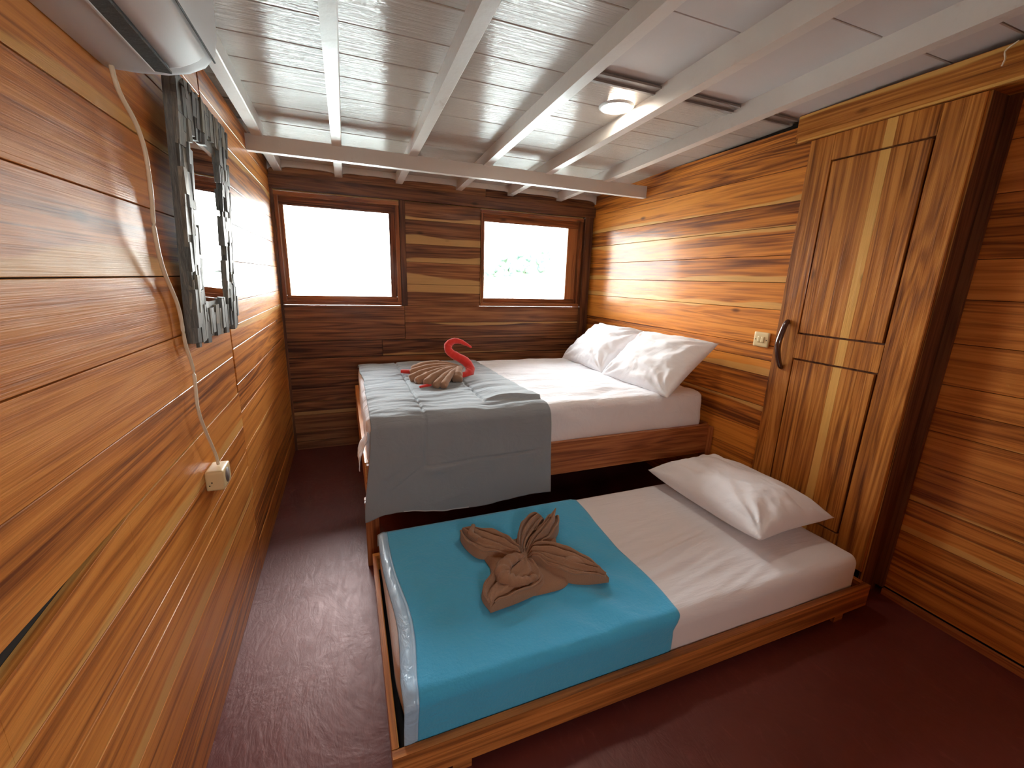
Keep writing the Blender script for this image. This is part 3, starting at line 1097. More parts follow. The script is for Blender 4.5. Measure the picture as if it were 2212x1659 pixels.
def blanket_pt(x, s, extra=0.0):
    """s: from far hem over the top to the near tuck"""
    h = 0.0
    far = 0.06
    if s < far:                                   # hangs down the far side a little
        return Vector((x, 1.748, BT - 0.02 - (far - s)))
    s2 = s - far
    w = sm01(0.9, 1.15, x + 0.0)
    wz = math.exp(-((x - 0.82) / 0.30) ** 2) * math.exp(-((s2 - 0.62) / 0.28) ** 2)
    h = 0.013 * wz * N3(x * 6 + s2 * 5, s2 * 5 - x * 9, 3) + 0.004 * N3(x * 3, s2 * 3, 6)
    h += extra
    if s2 < BL_TOP:
        y = 1.745 - s2 - 0.017 * 1
        e = sm01(0.03, 0.0, s2)
        return Vector((x, y + 0.01 * e, BT + h - 0.02 * e))
    if s2 < BL_TOP + BR * math.pi / 2:
        a = (s2 - BL_TOP) / BR
        return Vector((x, 0.935 - (BR + h) * math.sin(a), BT - BR + (BR + h) * math.cos(a)))
    d = s2 - BL_TOP - BR * math.pi / 2
    return Vector((x, 0.900 - h * 0.6, BT - BR - d))


TOT = 0.06 + BL_TOP + BR * math.pi / 2 + 0.118


def x_left(s):
    y = 1.745 - (s - 0.06)
    return 0.066 + 0.024 * math.exp(-((y - 1.18) / 0.22) ** 2) + 0.008 * sm01(1.0, 0.88, y)


def x_right(s):
    y = 1.745 - (s - 0.06)
    return 1.012 + 0.035 * sm01(1.25, 1.73, y) + 0.012 * math.exp(-((y - 1.1) / 0.1) ** 2) - 0.03 * sm01(0.93, 0.86, y) + 0.004 * N3(y * 9, 2)


def band(s):
    y = 1.745 - (s - 0.06)
    return 0.040 + 0.010 * math.exp(-((y - 1.15) / 0.25) ** 2) - 0.004 * sm01(1.0, .85, y)


def fleece(u, v):
    s = v * TOT
    a, b = x_left(s) + band(s), x_right(s)
    x = a + (b - a) * u
    return blanket_pt(x, s, -0.004 * sm01(0.02, 0, 1 - u))


def satin(u, v):
    s = v * TOT
    a, b = x_left(s), x_left(s) + band(s)
    x = a + (b - a) * u
    e = 0.0035 * math.sin(math.pi * u) ** 0.5 * (1.0 if 0.01 < u < 0.99 else 0) - 0.001
    e -= 0.0025 * math.exp(-((u - 0.84) / 0.035) ** 2)
    e += 0.002 * N3(u * 2, s * 16, 9)
    p = blanket_pt(x, s, e)
    p.z -= 0.010 * (1 - u) ** 3
    return p


grid_cloth('blanket_body', fleece, 150, 170, [M['fleece']], blk, 0.006)
grid_cloth('satin_binding', satin, 20, 170, [M['satin']], blk, 0.004)['label'] = 'pale blue satin binding'


# ------------------------------------------------------------------ pillows
def pillow_mesh(w, d, h, seed, flange=0.02, n=64):
    bm = bmesh.new()
    T, B = {}, {}
    for i in range(n + 1):
        for j in range(n + 1):
            u, v = -1 + 2 * i / n, -1 + 2 * j / n
            # concave sides, pulled-out corners
            fx = 1 - 0.075 * (1 - v * v) * abs(u) ** 2
            fy = 1 - 0.070 * (1 - u * u) * abs(v) ** 2
            x, y = u * w / 2 * fx, v * d / 2 * fy
            a = max(0, 1 - abs(u) ** 3.0) * max(0, 1 - abs(v) ** 3.0)
            t = h / 2 * a ** 0.55
            rr = math.hypot(abs(u) - 1, abs(v) - 1)
            ang = math.atan2(1 - abs(v), 1 - abs(u) + 1e-6)
            wr = 0.016 * math.exp(-rr * 1.9) * math.sin(ang * 13 + seed + 3 * N3(u * 2, v * 2, seed)) * min(1, a * 5)
            wr += 0.012 * N3(u * 2.2 + seed, v * 3.2, seed) * min(1, a * 4)
            wr += 0.003 * N3(u * 9 + seed, v * 9, seed) * min(1, a * 4)
            # stitched line across the case
            wr -= 0.004 * math.exp(-((v - 0.35) / 0.02) ** 2) * min(1, a * 3)
            T[i, j] = bm.verts.new((x, y, t + wr + 0.0015))
            B[i, j] = bm.verts.new((x, y, -t * 0.75 - 0.0015)) if 0 < i < n and 0 < j < n else T[i, j]
    for i in range(n):
        for j in range(n):
            bm.faces.new((T[i, j], T[i + 1, j], T[i + 1, j + 1], T[i, j + 1]))
            q = (B[i, j], B[i, j + 1], B[i + 1, j + 1], B[i + 1, j])
            try:
                bm.faces.new(q)
            except ValueError:
                pass
    return bm


def place(o, loc, X, Y):
    X = Vector(X).normalized()
    Z = X.cross(Vector(Y)).normalized()
    Y = Z.cross(X)
    m_ = Matrix((X, Y, Z)).transposed().to_4x4()
    o.matrix_world = Matrix.Translation(loc) @ m_
    return o


# leaning pillows: local x = along wall (−y dir), local y = up the slope
P1 = place(bm_obj('pillow', pillow_mesh(0.64, 0.46, 0.20, 2.0), M['pillow']), (1.865, 2.835, 0.868), (-0.02, -1, 0.02), (0.72, 0, 0.60))
tag(P1, 'plump white pillow propped in the far corner of the double bed by the window wall', 'pillow', 'white pillows')
P2 = place(bm_obj('pillow', pillow_mesh(0.66, 0.47, 0.19, 5.0), M['pillow']), (1.858, 2.185, 0.872), (0.05, -1, 0.01), (0.72, 0, 0.62))
tag(P2, 'white pillow leaning on the plank wall at the near corner of the double bed', 'pillow', 'white pillows')
P3 = place(bm_obj('pillow', pillow_mesh(0.70, 0.47, 0.215, 8.0), M['pillow']), (1.765, 1.395, 0.352), (0.02, -1, 0.0), (1, 0.02, 0.02))
tag(P3, 'white pillow lying flat on the low trundle mattress', 'pillow', 'white pillows')

# ------------------------------------------------------------------ towel swan
sw = thing('towel_swan', (0.55, 2.5, 0.75), 'swan folded from a red towel and a brown towel on the grey comforter', 'folded towel')
bm = bmesh.new()
neck = [(0.62, 2.47, 0.772), (0.681, 2.50, 0.772), (0.712, 2.54, 0.790), (0.708, 2.57, 0.822), (0.681, 2.58, 0.848), (0.640, 2.59, 0.872), (0.603, 2.60, 0.895), (0.583, 2.60, 0.925),
        (0.590, 2.60, 0.955), (0.622, 2.60, 0.972), (0.663, 2.60, 0.968), (0.700, 2.60, 0.950), (0.736, 2.60, 0.928)]


def nr(t):
    if t < 0.12:
        return 0.018 + 0.012 * t / 0.12
    return 0.030 - 0.006 * (t - 0.12) / 0.5 if t < 0.62 else 0.026 - 0.020 * ((t - 0.62) / 0.38)


pp = catmull(neck, 8)
rings = add_tube(bm, pp, nr, 14, 0.9, Vector((0, 1, 0)))
for k, r in enumerate(rings):
    c = sum((v.co for v in r), Vector()) / len(r)
    for q, v in enumerate(r):
        v.co += (v.co - c) * 0.16 * N3(k * 0.35, q * 0.9, 4)
bm_obj('swan_neck', bm, M['red'], sw)['label'] = 'red rolled towel neck'
bm = bmesh.new()
add_tube(bm, catmull([(0.42, 2.60, 0.775), (0.36, 2.645, 0.775), (0.315, 2.665, 0.776), (0.295, 2.67, 0.776)], 5), lambda t: 0.019 - 0.005 * t, 10, 0.8)
bm_obj('swan_tail', bm, M['red'], sw)
bm = bmesh.new()
add_tube(bm, catmull([(0.42, 2.33, 0.765), (0.375, 2.315, 0.762), (0.355, 2.305, 0.762)], 5), lambda t: 0.014 - 0.006 * t, 10, 0.7)
bm_obj('swan_tail', bm, M['red'], sw)
bm = bmesh.new()
K = Vector((0.638, 2.52, 0.820))
fans = [((0.365, 2.640, 0.785), 0.024, 0.055), ((0.345, 2.575, 0.778), 0.022, 0.045), ((0.325, 2.480, 0.768), 0.021, 0.040), ((0.350, 2.400, 0.766), 0.021, 0.035),
        ((0.395, 2.335, 0.768), 0.024, 0.036), ((0.440, 2.290, 0.765), 0.019, 0.030), ((0.480, 2.275, 0.764), 0.018, 0.030), ((0.585, 2.37, 0.770), 0.028, 0.026)]
for k, (e, r, lift) in enumerate(fans):
    e = Vector(e)
    m1 = K.lerp(e, 0.35) + Vector((0, 0, lift * 0.45))
    m2 = K.lerp(e, 0.7) + Vector((0, 0, lift * 0.45))
    path = catmull([K + Vector((0.01, 0, -0.005)), m1, m2, e], 8)
    rg = add_tube(bm, path, lambda t, r=r: r * (0.45 + 0.75 * t ** 0.8) * (1 if t < 0.97 else 0.8), 12, 1.15)
    for a, rr_ in enumerate(rg):
        c = sum((v.co for v in rr_), Vector()) / len(rr_)
        for q, v in enumerate(rr_):
            v.co += (v.co - c) * 0.15 * N3(a * 0.3 + k, q, 2)
            v.co.z = max(v.co.z, 0.752)
# base cushion filling under the pleats
for t_ in (0.3, 0.6, 0.85):
    c = K.lerp(Vector((0.38, 2.46, 0.77)), t_)
    add_tube(bm, [Vector((c.x, c.y - 0.10 * t_ - 0.02, 0.768)), Vector((c.x, c.y, 0.785)), Vector((c.x, c.y + 0.10 * t_ + 0.02, 0.772))], lambda t: 0.028, 12)
bm_obj('swan_body', bm, M['brown'], sw)['label'] = 'brown pleated towel body'

# ------------------------------------------------------------------ butterfly towel
bt = thing('folded_towel', (0.60, 1.33, 0.276), 'brown towel folded into a four-winged butterfly on the turquoise blanket', 'folded towel')
ZB = 0.283
C0 = Vector((0.602, 1.332, 0.0))


def poly_slab(bm, pts, z0, z1, seed, bulge=0.006, n=14):
    """rounded filled star: rings shrinking to centre"""
    cx = sum(p[0] for p in pts) / len(pts)
    cy = sum(p[1] for p in pts) / len(pts)
    path = catmull([Vector((p[0], p[1], 0)) for p in pts] + [Vector((pts[0][0], pts[0][1], 0))], 6)[:-1]
    rings = []
    for k in range(n + 1):
        f = 1 - k / n * 0.98
        ring = []
        for i, p in enumerate(path):
            x, y = cx + (p.x - cx) * f, cy + (p.y - cy) * f
            e = 1 - (1 - min(1, (1 - f) / 0.10)) ** 2
            z = z0 + (z1 - z0) * e ** 0.5 + bulge * N3(x * 14 + seed, y * 14, seed)
            ring.append(bm.verts.new((x, y, z)))
        rings.append(ring)
    m_ = len(path)
    low = [bm.verts.new((p.x, p.y, z0 - 0.004)) for p in path]
    for a, b in zip([low] + rings, rings):
        for i in range(m_):
            bm.faces.new((a[i], a[(i + 1) % m_], b[(i + 1) % m_], b[i]))
    bm.faces.new(rings[-1])
    bm.faces.new(low[::-1])


bm = bmesh.new()
base = [(0.50, 1.485), (0.60, 1.455), (0.655, 1.475), (0.75, 1.47), (0.79, 1.44), (0.765, 1.36), (0.755, 1.30), (0.77, 1.24), (0.70, 1.15), (0.61, 1.137),
        (0.50, 1.150), (0.44, 1.19), (0.442, 1.27), (0.458, 1.33), (0.455, 1.40)]
poly_slab(bm, base, ZB - 0.006, ZB + 0.012, 2.0, 0.004)
bm_obj('towel_centre', bm, M['brown'], bt)


def wing(pts_l, pts_r, tip, hgt, rim, seed, creases=2):
    """a folded towel wing: lofted between its two edges from the centre to the tip;
    the edges curl up into rims and soft creases run from the centre outward"""
    n, m_ = 46, 60
    Lp = catmull([Vector((*p, 0)) for p in [C0[:2]] + pts_l + [tip]], 10)
    Rp = catmull([Vector((*p, 0)) for p in [C0[:2]] + pts_r + [tip]], 10)

    def samp(P, t):
        # by arclength
        L = [0]
        for a, b in zip(P, P[1:]):
            L.append(L[-1] + (b - a).length)
        d = t * L[-1]
        for k in range(len(P) - 1):
            if L[k + 1] >= d:
                f = (d - L[k]) / max(1e-9, L[k + 1] - L[k])
                return P[k].lerp(P[k + 1], f)
        return P[-1]
    bm = bmesh.new()
    T, Bv = [], []
    for i in range(n + 1):
        t = i / n
        a, b = samp(Lp, t), samp(Rp, t)
        wdt = (a - b).length
        r0, r1 = [], []
        for j in range(m_ + 1):
            q = j / m_
            p = a.lerp(b, q)
            e = min(q, 1 - q)
            body = min(1, wdt / 0.05)
            z = ZB + 0.014 + 1.25 * hgt * body * (math.sin(math.pi * q) ** 0.6) * (0.75 + 0.25 * math.sin(math.pi * t))
            # raised rolled rims
            z += rim * body * (math.exp(-((q - 0.10) / 0.055) ** 2) + 0.8 * math.exp(-((q - 0.90) / 0.055) ** 2))
            z -= 0.45 * hgt * body * (math.exp(-((q - 0.24) / 0.05) ** 2) + math.exp(-((q - 0.74) / 0.05) ** 2))
            fs = math.sin(q * math.pi * 1.6 * creases + seed + 1.6 * t)
            z -= 0.62 * hgt * body * math.exp(-(fs / 0.16) ** 2) * (1 - 0.35 * t)
            z += 0.22 * hgt * body * math.sin(q * 17 + seed * 2 + 2.5 * t)
            z += 0.006 * N3(p.x * 22 + seed, p.y * 22, seed)
            z -= 0.018 * math.exp(-(t / 0.08) ** 2)
            if j in (0, m_):
                z = ZB - 0.003 + 0.010 * 0
            r0.append(bm.verts.new((p.x, p.y, max(z, ZB - 0.003))))
            r1.append(bm.verts.new((p.x, p.y, ZB - 0.006)))
        T.append(r0); Bv.append(r1)
    for i in range(n):
        for j in range(m_):
            bm.faces.new((T[i][j], T[i + 1][j], T[i + 1][j + 1], T[i][j + 1]))
            bm.faces.new((Bv[i][j], Bv[i][j + 1], Bv[i + 1][j + 1], Bv[i + 1][j]))
        for j in (0, m_):
            bm.faces.new((T[i][j], T[i + 1][j], Bv[i + 1][j], Bv[i][j]))
    bmesh.ops.remove_doubles(bm, verts=bm.verts, dist=0.0002)
    for Q, jj in ((Lp, 4), (Rp, m_ - 4)):
        hem = []
        for i in range(5, n - 1):
            v_ = T[i][jj] if T[i][jj].is_valid else None
            if v_:
                hem.append(v_.co + Vector((0, 0, 0.002 + 0.003 * math.sin(i * 0.5 + seed))))
        add_tube(bm, hem, lambda t: 0.0042, 6)
    return bm


# upper-left wing (towards the bed foot)
bm = wing([(0.585, 1.40), (0.555, 1.485), (0.50, 1.535), (0.445, 1.563)], [(0.545, 1.335), (0.47, 1.375), (0.425, 1.400), (0.398, 1.47), (0.392, 1.53)], (0.402, 1.568), 0.026, 0.012, 0.5)
add_tube(bm, catmull([(0.455, 1.555, ZB + 0.040), (0.428, 1.50, ZB + 0.044), (0.440, 1.455, ZB + 0.046)], 6), lambda t: 0.014 - 0.004 * abs(2 * t - 1), 8)
bm_obj('towel_wing', bm, M['brown'], bt)
# far-right double wing with a standing corner
bm = wing([(0.600, 1.40), (0.640, 1.48), (0.690, 1.535), (0.745, 1.562)], [(0.625, 1.38), (0.69, 1.44), (0.74, 1.49)], (0.790, 1.545), 0.030, 0.016, 2.2)
bm_obj('towel_wing', bm, M['brown'], bt)
bm = wing([(0.640, 1.385), (0.715, 1.46), (0.785, 1.52)], [(0.665, 1.345), (0.745, 1.385), (0.812, 1.445), (0.838, 1.495)], (0.846, 1.548), 0.036, 0.010, 1.2)
add_tube(bm, catmull([(0.80, 1.50, ZB + 0.035), (0.825, 1.525, ZB + 0.045), (0.845, 1.540, ZB + 0.062)], 5), lambda t: 0.016 * (1 - 0.85 * t), 8)
bm_obj('towel_wing', bm, M['brown'], bt)
# near-right long wing
bm = wing([(0.665, 1.345), (0.735, 1.325), (0.800, 1.245), (0.828, 1.175)], [(0.625, 1.285), (0.665, 1.20), (0.730, 1.135), (0.79, 1.118)], (0.850, 1.108), 0.034, 0.018, 3.3, 2)
bm_obj('towel_wing', bm, M['brown'], bt)
# near-left wing with the rolled curl
bm = wing([(0.545, 1.318), (0.465, 1.29), (0.405, 1.235), (0.378, 1.18)], [(0.612, 1.27), (0.622, 1.20), (0.595, 1.150), (0.50, 1.125)], (0.388, 1.112), 0.018, 0.014, 4.1, 1)
bm_obj('towel_wing', bm, M['brown'], bt)
bm = bmesh.new()
curl = catmull([(0.588, 1.318, ZB + 0.020), (0.545, 1.300, ZB + 0.036), (0.490, 1.262, ZB + 0.042), (0.470, 1.215, ZB + 0.040), (0.495, 1.180, ZB + 0.036), (0.540, 1.172, ZB + 0.034), (0.585, 1.185, ZB + 0.030)], 8)
rg = add_tube(bm, curl, lambda t: 0.012 + 0.016 * math.sin(math.pi * min(1, t * 1.1)), 14, 0.95)
for k, r in enumerate(rg):
    c = sum((v.co for v in r), Vector()) / len(r)
    for q, v in enumerate(r):
        v.co += (v.co - c) * 0.20 * math.sin(k * 1.25 + q * 0.2) * (0.3 + 0.7 * (k / len(rg)))
bm_obj('towel_roll', bm, M['brown'], bt)
bm = bmesh.new()
rg = add_tube(bm, catmull([(0.700, 1.225, ZB + 0.028), (0.745, 1.205, ZB + 0.040), (0.785, 1.175, ZB + 0.036)], 8), lambda t: 0.010 + 0.014 * math.sin(math.pi * t), 12, 0.9)
bm_obj('towel_roll', bm, M['brown'], bt)

# ------------------------------------------------------------------ mirror
mir = thing('wall_mirror', (XL, 1.71, 1.155), 'tall mirror in a frame of grey weathered wood chips hanging on the left wall', 'mirror')
MY0, MY1, MZ0, MZ1 = 1.470, 1.975, 1.150, 1.845
OY0, OY1, OZ0, OZ1 = 1.570, 1.845, 1.262, 1.735


def tilt(x, y, z):
    """x measured from the wall; the top leans out"""
    return Vector((XL + 0.004 + x + 0.035 * (z - MZ0) / (MZ1 - MZ0), y, z))


mb = MB()


def tbox(a, b, col=(0.4, 0.5, 0.5, 0.1), jit=0.0):
    (x0, y0, z0), (x1, y1, z1) = a, b
    r = lambda: random.uniform(-jit, jit)
    c = {}
    for i, xx in enumerate((x0, x1)):
        for j, yy_ in enumerate((y0, y1)):
            for k, zz in enumerate((z0, z1)):
                c[i, j, k] = tilt(xx + (r() if i else 0), yy_ + r(), zz + r())
    for q in (((1, 0, 0), (1, 1, 0), (1, 1, 1), (1, 0, 1)), ((0, 0, 0), (0, 0, 1), (0, 1, 1), (0, 1, 0)),
              ((0, 0, 0), (1, 0, 0), (1, 0, 1), (0, 0, 1)), ((0, 1, 0), (0, 1, 1), (1, 1, 1), (1, 1, 0)),
              ((0, 0, 0), (0, 1, 0), (1, 1, 0), (1, 0, 0)), ((0, 0, 1), (1, 0, 1), (1, 1, 1), (0, 1, 1))):
        mb.face([c[p] for p in q], None, col)


BK = (0.6, 0.5, 0.5, 0.1)
tbox((0, MY0, MZ0), (0.022, OY0, MZ1), BK)
tbox((0, OY1, MZ0), (0.022, MY1, MZ1), BK)
tbox((0, OY0, MZ0), (0.022, OY1, OZ0), BK)
tbox((0, OY0, OZ1), (0.022, OY1, MZ1), BK)
rnd = random.Random(3)
# rows of upright chips, thicker towards the outside, like shingles
for z in [MZ0 + 0.0 + k * 0.052 for k in range(14)]:
    y = MY0 - 0.004
    while y < MY1 - 0.005:
        w = rnd.uniform(0.018, 0.036)
        zc, yc = z + rnd.uniform(-0.016, 0.016), y
        hh = rnd.uniform(0.060, 0.110)
        y += w
        if yc + w > OY0 + 0.006 and yc < OY1 - 0.006 and zc + hh > OZ0 + 0.008 and zc < OZ1 - 0.008:
            continue
        if zc + hh > MZ1 + 0.012:
            hh = MZ1 + 0.012 - zc
        if hh < 0.015:
            continue
        x1 = 0.027 + rnd.uniform(0.0, 0.008)
        c = (rnd.random(), 0.5, 0.5, 0.1)
        tbox((0.018, yc + 0.0005, zc), (x1, min(yc + w - 0.0005, MY1 + 0.006), zc + hh), c, 0.0022)
mb.build('mirror_frame', M['chips'], mir)
mb = MB()
mb.face([tilt(0.012, OY1 + 0.01, OZ0 - 0.01), tilt(0.012, OY1 + 0.01, OZ1 + 0.01), tilt(0.012, OY0 - 0.01, OZ1 + 0.01), tilt(0.012, OY0 - 0.01, OZ0 - 0.01)][::-1])
tb = MB()
old = mb
mb = tb
tbox((0.006, OY0 + 0.001, OZ0 + 0.001), (0.023, OY1 - 0.001, OZ1 - 0.001))
tb.build('mirror_glass', M['mirror'], mir)

# ------------------------------------------------------------------ air conditioner
ac = thing('air_conditioner', (XL, 0.9, 1.765), 'white wall air conditioner high on the left wall under the ceiling', 'air conditioner')
AY0, AY1 = 0.50, 1.275
prof = [(0.0, 1.765), (0.055, 1.765), (0.11, 1.770), (0.150, 1.780), (0.182, 1.797), (0.203, 1.822), (0.211, 1.860), (0.213, 1.950), (0.205, 2.02), (0.180, 2.055), (0.0, 2.055)]
bm = bmesh.new()
rows = []
for y_, s_ in ((AY0, 0.985), (AY0 + 0.006, 1.0), (AY1 - 0.030, 1.0), (AY1 - 0.012, 0.985), (AY1, 0.94)):
    rows.append([bm.verts.new((XL + 0.002 + x * s_, y_, 1.90 + (z - 1.90) * s_)) for x, z in prof])
for a, b in zip(rows, rows[1:]):
    for k in range(len(prof)):
        bm.faces.new((a[k], a[(k + 1) % len(prof)], b[(k + 1) % len(prof)], b[k]))
bm.faces.new(rows[0][::-1]); bm.faces.new(rows[-1])
o = bm_obj('housing', bm, M['plastic'], ac)
md = o.modifiers.new('bevel', 'BEVEL'); md.width = 0.003; md.segments = 2; md.limit_method = 'ANGLE'; md.angle_limit = math.radians(35)
# outlet slot, louver and seam strips sit proud of the curved underside
mb = MB(); mb.box((XL + 0.098, AY0 + 0.05, 1.7615), (XL + 0.128, AY1 - 0.055, 1.7670), 1, 0.001); mb.build('air_outlet', M['slot'], ac)
bm = bmesh.new()
lou = [(0.130, 1.7715), (0.150, 1.7765), (0.170, 1.7865), (0.184, 1.7950), (0.196, 1.8070)]
vs = []
for y_ in (AY0 + 0.045, AY1 - 0.070, AY1 - 0.060):
    e = 0.0 if y_ < AY1 - 0.065 else 1.0
    ro = [bm.verts.new((XL + x - 0.004 * e, y_, z - 0.0035 + 0.002 * e)) for x, z in lou]
    ro += [bm.verts.new((XL + x - 0.004, y_, z + 0.004)) for x, z in reversed(lou)]
    vs.append(ro)
for a, b in zip(vs, vs[1:]):
    for k in range(len(a)):
        bm.faces.new((a[k], a[(k + 1) % len(a)], b[(k + 1) % len(a)], b[k]))
bm.faces.new(vs[0][::-1]); bm.faces.new(vs[-1])
bm_obj('louver', bm, M['plastic2'], ac)
mb = MB(); mb.box((XL + 0.2005, AY0 + 0.02, 1.808), (XL + 0.2035, AY1 - 0.020, 1.8115), 1, 0.0005); mb.build('panel_seam', M['slot'], ac)
mb = MB(); mb.box((XL + 0.094, AY0 + 0.045, 1.7600), (XL + 0.0985, AY1 - 0.055, 1.7665), 1, 0.001); mb.build('outlet_lip', M['plastic2'], ac)

# ------------------------------------------------------------------ cord, socket, switch
bm = bmesh.new()
cx = XL + 0.022
pts = [(XL + 0.012, 1.262, 1.790), (cx, 1.233, 1.752), (cx + 0.004, 1.240, 1.715), (cx + 0.010, 1.280, 1.670), (cx + 0.012, 1.300, 1.615), (cx + 0.010, 1.300, 1.525), (cx + 0.008, 1.290, 1.445), (cx, 1.330, 1.360),
       (cx - 0.004, 1.405, 1.262), (cx - 0.004, 1.415, 1.160), (cx - 0.004, 1.445, 1.075), (cx, 1.420, 0.970), (cx + 0.002, 1.447, 0.890), (cx + 0.004, 1.500, 0.790), (cx + 0.006, 1.505, 0.752)]
add_tube(bm, catmull(pts, 8), 0.0048, 8)
bm_obj('power_cord', bm, M['cord'], ac)['label'] = 'yellowed white power cord'

so = thing('power_socket', (XL, 1.50, 0.68), 'cream surface-mounted power socket low on the left plank wall', 'socket')
bm = rounded_box((XL, 1.455, 0.683), (XL + 0.050, 1.545, 0.748), 0.005, (8, 10, 10))
sbody = bm_obj('socket_body', bm, M['cream'], so)
bm = bmesh.new()
add_tube(bm, [Vector((XL + 0.049, 1.502, 0.716)), Vector((XL + 0.0508, 1.502, 0.716))], 0.024, 24, 1.0, Vector((0, 0, 1)))
bm_obj('plug_hole', bm, M['batten'], sbody)['label'] = 'round recessed plug hole'
for (y_, z_) in ((1.454, 0.700), (1.454, 0.694)):
    pass
for (x_, z_) in ((XL + 0.018, 0.712), (XL + 0.011, 0.702)):
    bm = bmesh.new()
    add_tube(bm, [Vector((x_, 1.4552, z_)), Vector((x_, 1.4545, z_))], 0.0022, 8)
    bm_obj('screw_hole', bm, M['black'], sbody)
bm = rounded_box((XL, 1.528, 0.664), (XL + 0.040, 1.560, 0.692), 0.006, (6, 6, 6))
bm_obj('broken_cover', bm, M['clear'], so)['label'] = 'milky plastic cover stub'

swi = thing('light_switch', (XR, 1.64, 1.045), 'cream double light switch on the right wall beside the door', 'light switch')
bm = rounded_box((XR - 0.014, 1.598, 1.045), (XR, 1.690, 1.125), 0.005, (4, 10, 10))
splate = bm_obj('switch_plate', bm, M['cream'], swi)
for y0 in (1.6235, 1.6445):
    bm = rounded_box((XR - 0.018 if y0 < 1.63 else XR - 0.0165, y0, 1.068), (XR - 0.012, y0 + 0.020, 1.102), 0.0012, (3, 4, 4))
    bm_obj('rocker', bm, M['cream'], swi)
for y0 in (1.611, 1.677):
    bm = bmesh.new()
    add_tube(bm, [Vector((XR - 0.0138, y0, 1.084)), Vector((XR - 0.0146, y0, 1.084))], 0.0026, 8)
    bm_obj('screw', bm, M['black'], splate)

# loose white wire at the ceiling over the door side
bm = bmesh.new()
add_tube(bm, catmull([(2.085, 0.90, 2.165), (2.092, 0.93, 2.150), (2.090, 0.925, 2.125), (2.093, 0.930, 2.105)], 6), 0.0025, 6)
tag(bm_obj('loose_wire', bm, M['cord']), 'short loose white wire poking out over the header board at the ceiling', 'wire')

# ------------------------------------------------------------------ downlight
dl = thing('ceiling_light', (1.21, 1.87, CZ(1.87)), 'round lit downlight set in the white board ceiling', 'ceiling light')
zc = CZ(1.87)
bm = bmesh.new()
segs = 40
prof2 = [(0.080, zc + 0.001), (0.080, zc - 0.004), (0.074, zc - 0.009), (0.068, zc - 0.009), (0.066, zc - 0.004)]
rg = [[bm.verts.new((1.21 + r * math.cos(2 * math.pi * k / segs), 1.87 + r * math.sin(2 * math.pi * k / segs), z)) for k in range(segs)] for r, z in prof2]
for a, b in zip(rg, rg[1:]):
    for k in range(segs):
        bm.faces.new((a[k], a[(k + 1) % segs], b[(k + 1) % segs], b[k]))
bm_obj('light_ring', bm, M['plastic2'], dl)
bm = bmesh.new()
c = [bm.verts.new((1.21 + 0.067 * math.cos(2 * math.pi * k / segs), 1.87 + 0.067 * math.sin(2 * math.pi * k / segs), zc - 0.005)) for k in range(segs)]
c2 = [bm.verts.new((1.21 + 0.067 * math.cos(2 * math.pi * k / segs), 1.87 + 0.067 * math.sin(2 * math.pi * k / segs), zc - 0.001)) for k in range(segs)]
bm.faces.new(c)
bm.faces.new(c2)
for k in range(segs):
    bm.faces.new((c[k], c[(k + 1) % segs], c2[(k + 1) % segs], c2[k]))
bm_obj('light_lens', bm, M['lamp'], dl, smooth=False)

# ------------------------------------------------------------------ outside
m_, nt, b = new_mat('bright_sea_water')
g = G(nt)
tc = g.n('ShaderNodeTexCoord').outputs['Object']
b.inputs['Base Color'].default_value = (0.55, 0.62, 0.60, 1)
b.inputs['Roughness'].default_value = 0.25
g.link(g.bump(g.noise(g.vmul(tc, (0.3, 1, 1)), 0.8, 3, 0.6), 0.5, 0.3), b.inputs['Normal'])
mb = MB()
mb.face([(-300, 3.9, -1.2), (400, 3.9, -1.2), (400, 600, -1.2), (-300, 600, -1.2)])
mb.face([(-300, 3.9, -1.3), (-300, 600, -1.3), (400, 600, -1.3), (400, 3.9, -1.3)])
o = mb.build('sea_water', m_, None, 'structure')

m_, nt, b = new_mat('pale_hillside_green')
g = G(nt)
tc = g.n('ShaderNodeTexCoord').outputs['Object']
g.link(g.ramp(g.noise(tc, 0.25, 5, 0.7), [(0.35, (0.025, 0.05, 0.042)), (0.5, (0.075, 0.09, 0.06)), (0.62, (0.22, 0.22, 0.18))]), b.inputs['Base Color'])
b.inputs['Roughness'].default_value = 1
MH = m_
bm = bmesh.new()
nx, ny = 60, 8
gr = []
for i in range(nx + 1):
    x = 22 + 90 * i / nx
    row = []
    for j in range(ny + 1):
        t = j / ny
        h = (5.0 * sm01(22, 40, x) + 6 * sm01(38, 70, x) + 1.5 * N3(x * 0.12, t * 2)) * math.sin(min(1, t * 1.3) * math.pi / 2)
        row.append(bm.verts.new((x, 82 + 40 * t + N3(x * 0.3, t) * 2, -1.3 + max(0, h))))
    gr.append(row)
for i in range(nx):
    for j in range(ny):
        bm.faces.new((gr[i][j], gr[i + 1][j], gr[i + 1][j + 1], gr[i][j + 1]))
bm_obj('hillside', bm, MH, None, 'structure')
m_, nt, b = new_mat('tree_foliage')
g = G(nt)
tc = g.n('ShaderNodeTexCoord').outputs['Object']
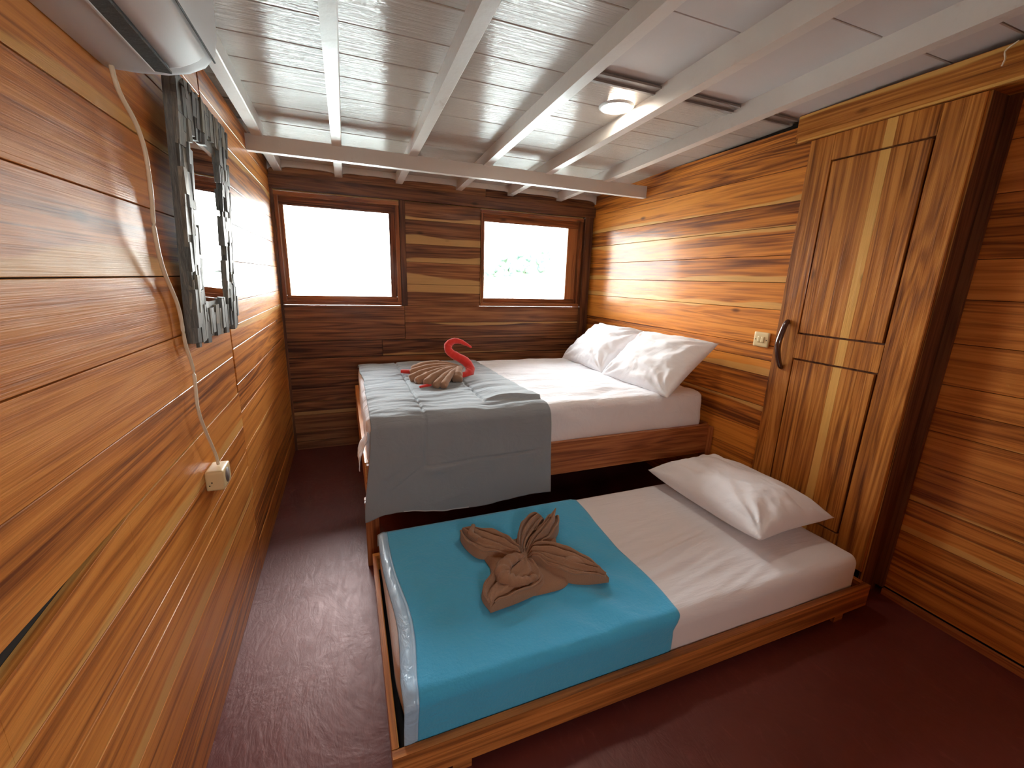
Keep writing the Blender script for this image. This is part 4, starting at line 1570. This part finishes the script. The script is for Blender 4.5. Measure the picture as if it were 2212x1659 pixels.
g.link(g.ramp(g.noise(tc, 0.9, 4, 0.7), [(0.35, (0.018, 0.045, 0.036)), (0.6, (0.065, 0.10, 0.06))]), b.inputs['Base Color'])
b.inputs['Roughness'].default_value = 1
MT = m_
MK = paint('tree_bark', (0.2, 0.14, 0.1), 0.9)
rnd = random.Random(11)


def tree(x, y, z, s, label):
    t = thing('tree', (x, y, z), label, 'tree', 'trees on the far shore')
    bm = bmesh.new()
    add_tube(bm, catmull([(x, y, z - 0.4), (x + 0.1 * s, y, z + 1.5 * s), (x, y, z + 2.6 * s)], 4), lambda q: 0.16 * s * (1 - 0.5 * q), 6)
    bm_obj('trunk', bm, MK, t)
    bm = bmesh.new()
    for _ in range(7):
        c = Vector((x + rnd.uniform(-1.0, 1.0) * s, y + rnd.uniform(-0.8, 0.8) * s, z + rnd.uniform(2.0, 4.0) * s))
        r = rnd.uniform(0.7, 1.2) * s
        ret = bmesh.ops.create_icosphere(bm, subdivisions=3, radius=r, matrix=Matrix.Translation(c))
        for v in ret['verts']:
            d = v.co - c
            v.co = c + d * (1 + 0.35 * N3(v.co.x * 1.6, v.co.y * 1.6, v.co.z * 1.6))
    bm_obj('crown', bm, MT, t)


spots = [(26.5, 83, 0.6, 0.5), (28.8, 86, 1.0, 0.65), (31.2, 83, 1.0, 0.75), (32.6, 89, 2.6, 0.9), (35.2, 84, 1.6, 0.95), (37.5, 90, 3.2, 1.0), (39.6, 84.5, 2.0, 0.95), (42.6, 90, 3.8, 1.0)]
for x, y, z, s in spots:
    tree(x, y, z, s, 'pale overexposed leafy tree on the far shore seen through the right-hand window')
pier = thing('pier', (14.5, 37, -1.2), 'distant low wooden pier on the water seen through the right-hand window', 'pier')
MPK = paint('pier_wood', (0.05, 0.07, 0.065), 0.9)
mb = MB(); mb.box((11.9, 36.5, -0.45), (14.3, 37.5, -0.33), 0); mb.build('pier_deck', MPK, pier)
for k in range(6):
    mb = MB(); mb.box((12.0 + k * 0.43, 36.6, -1.4), (12.12 + k * 0.43, 36.72, -0.16), 2); mb.build('pier_post', MPK, pier)
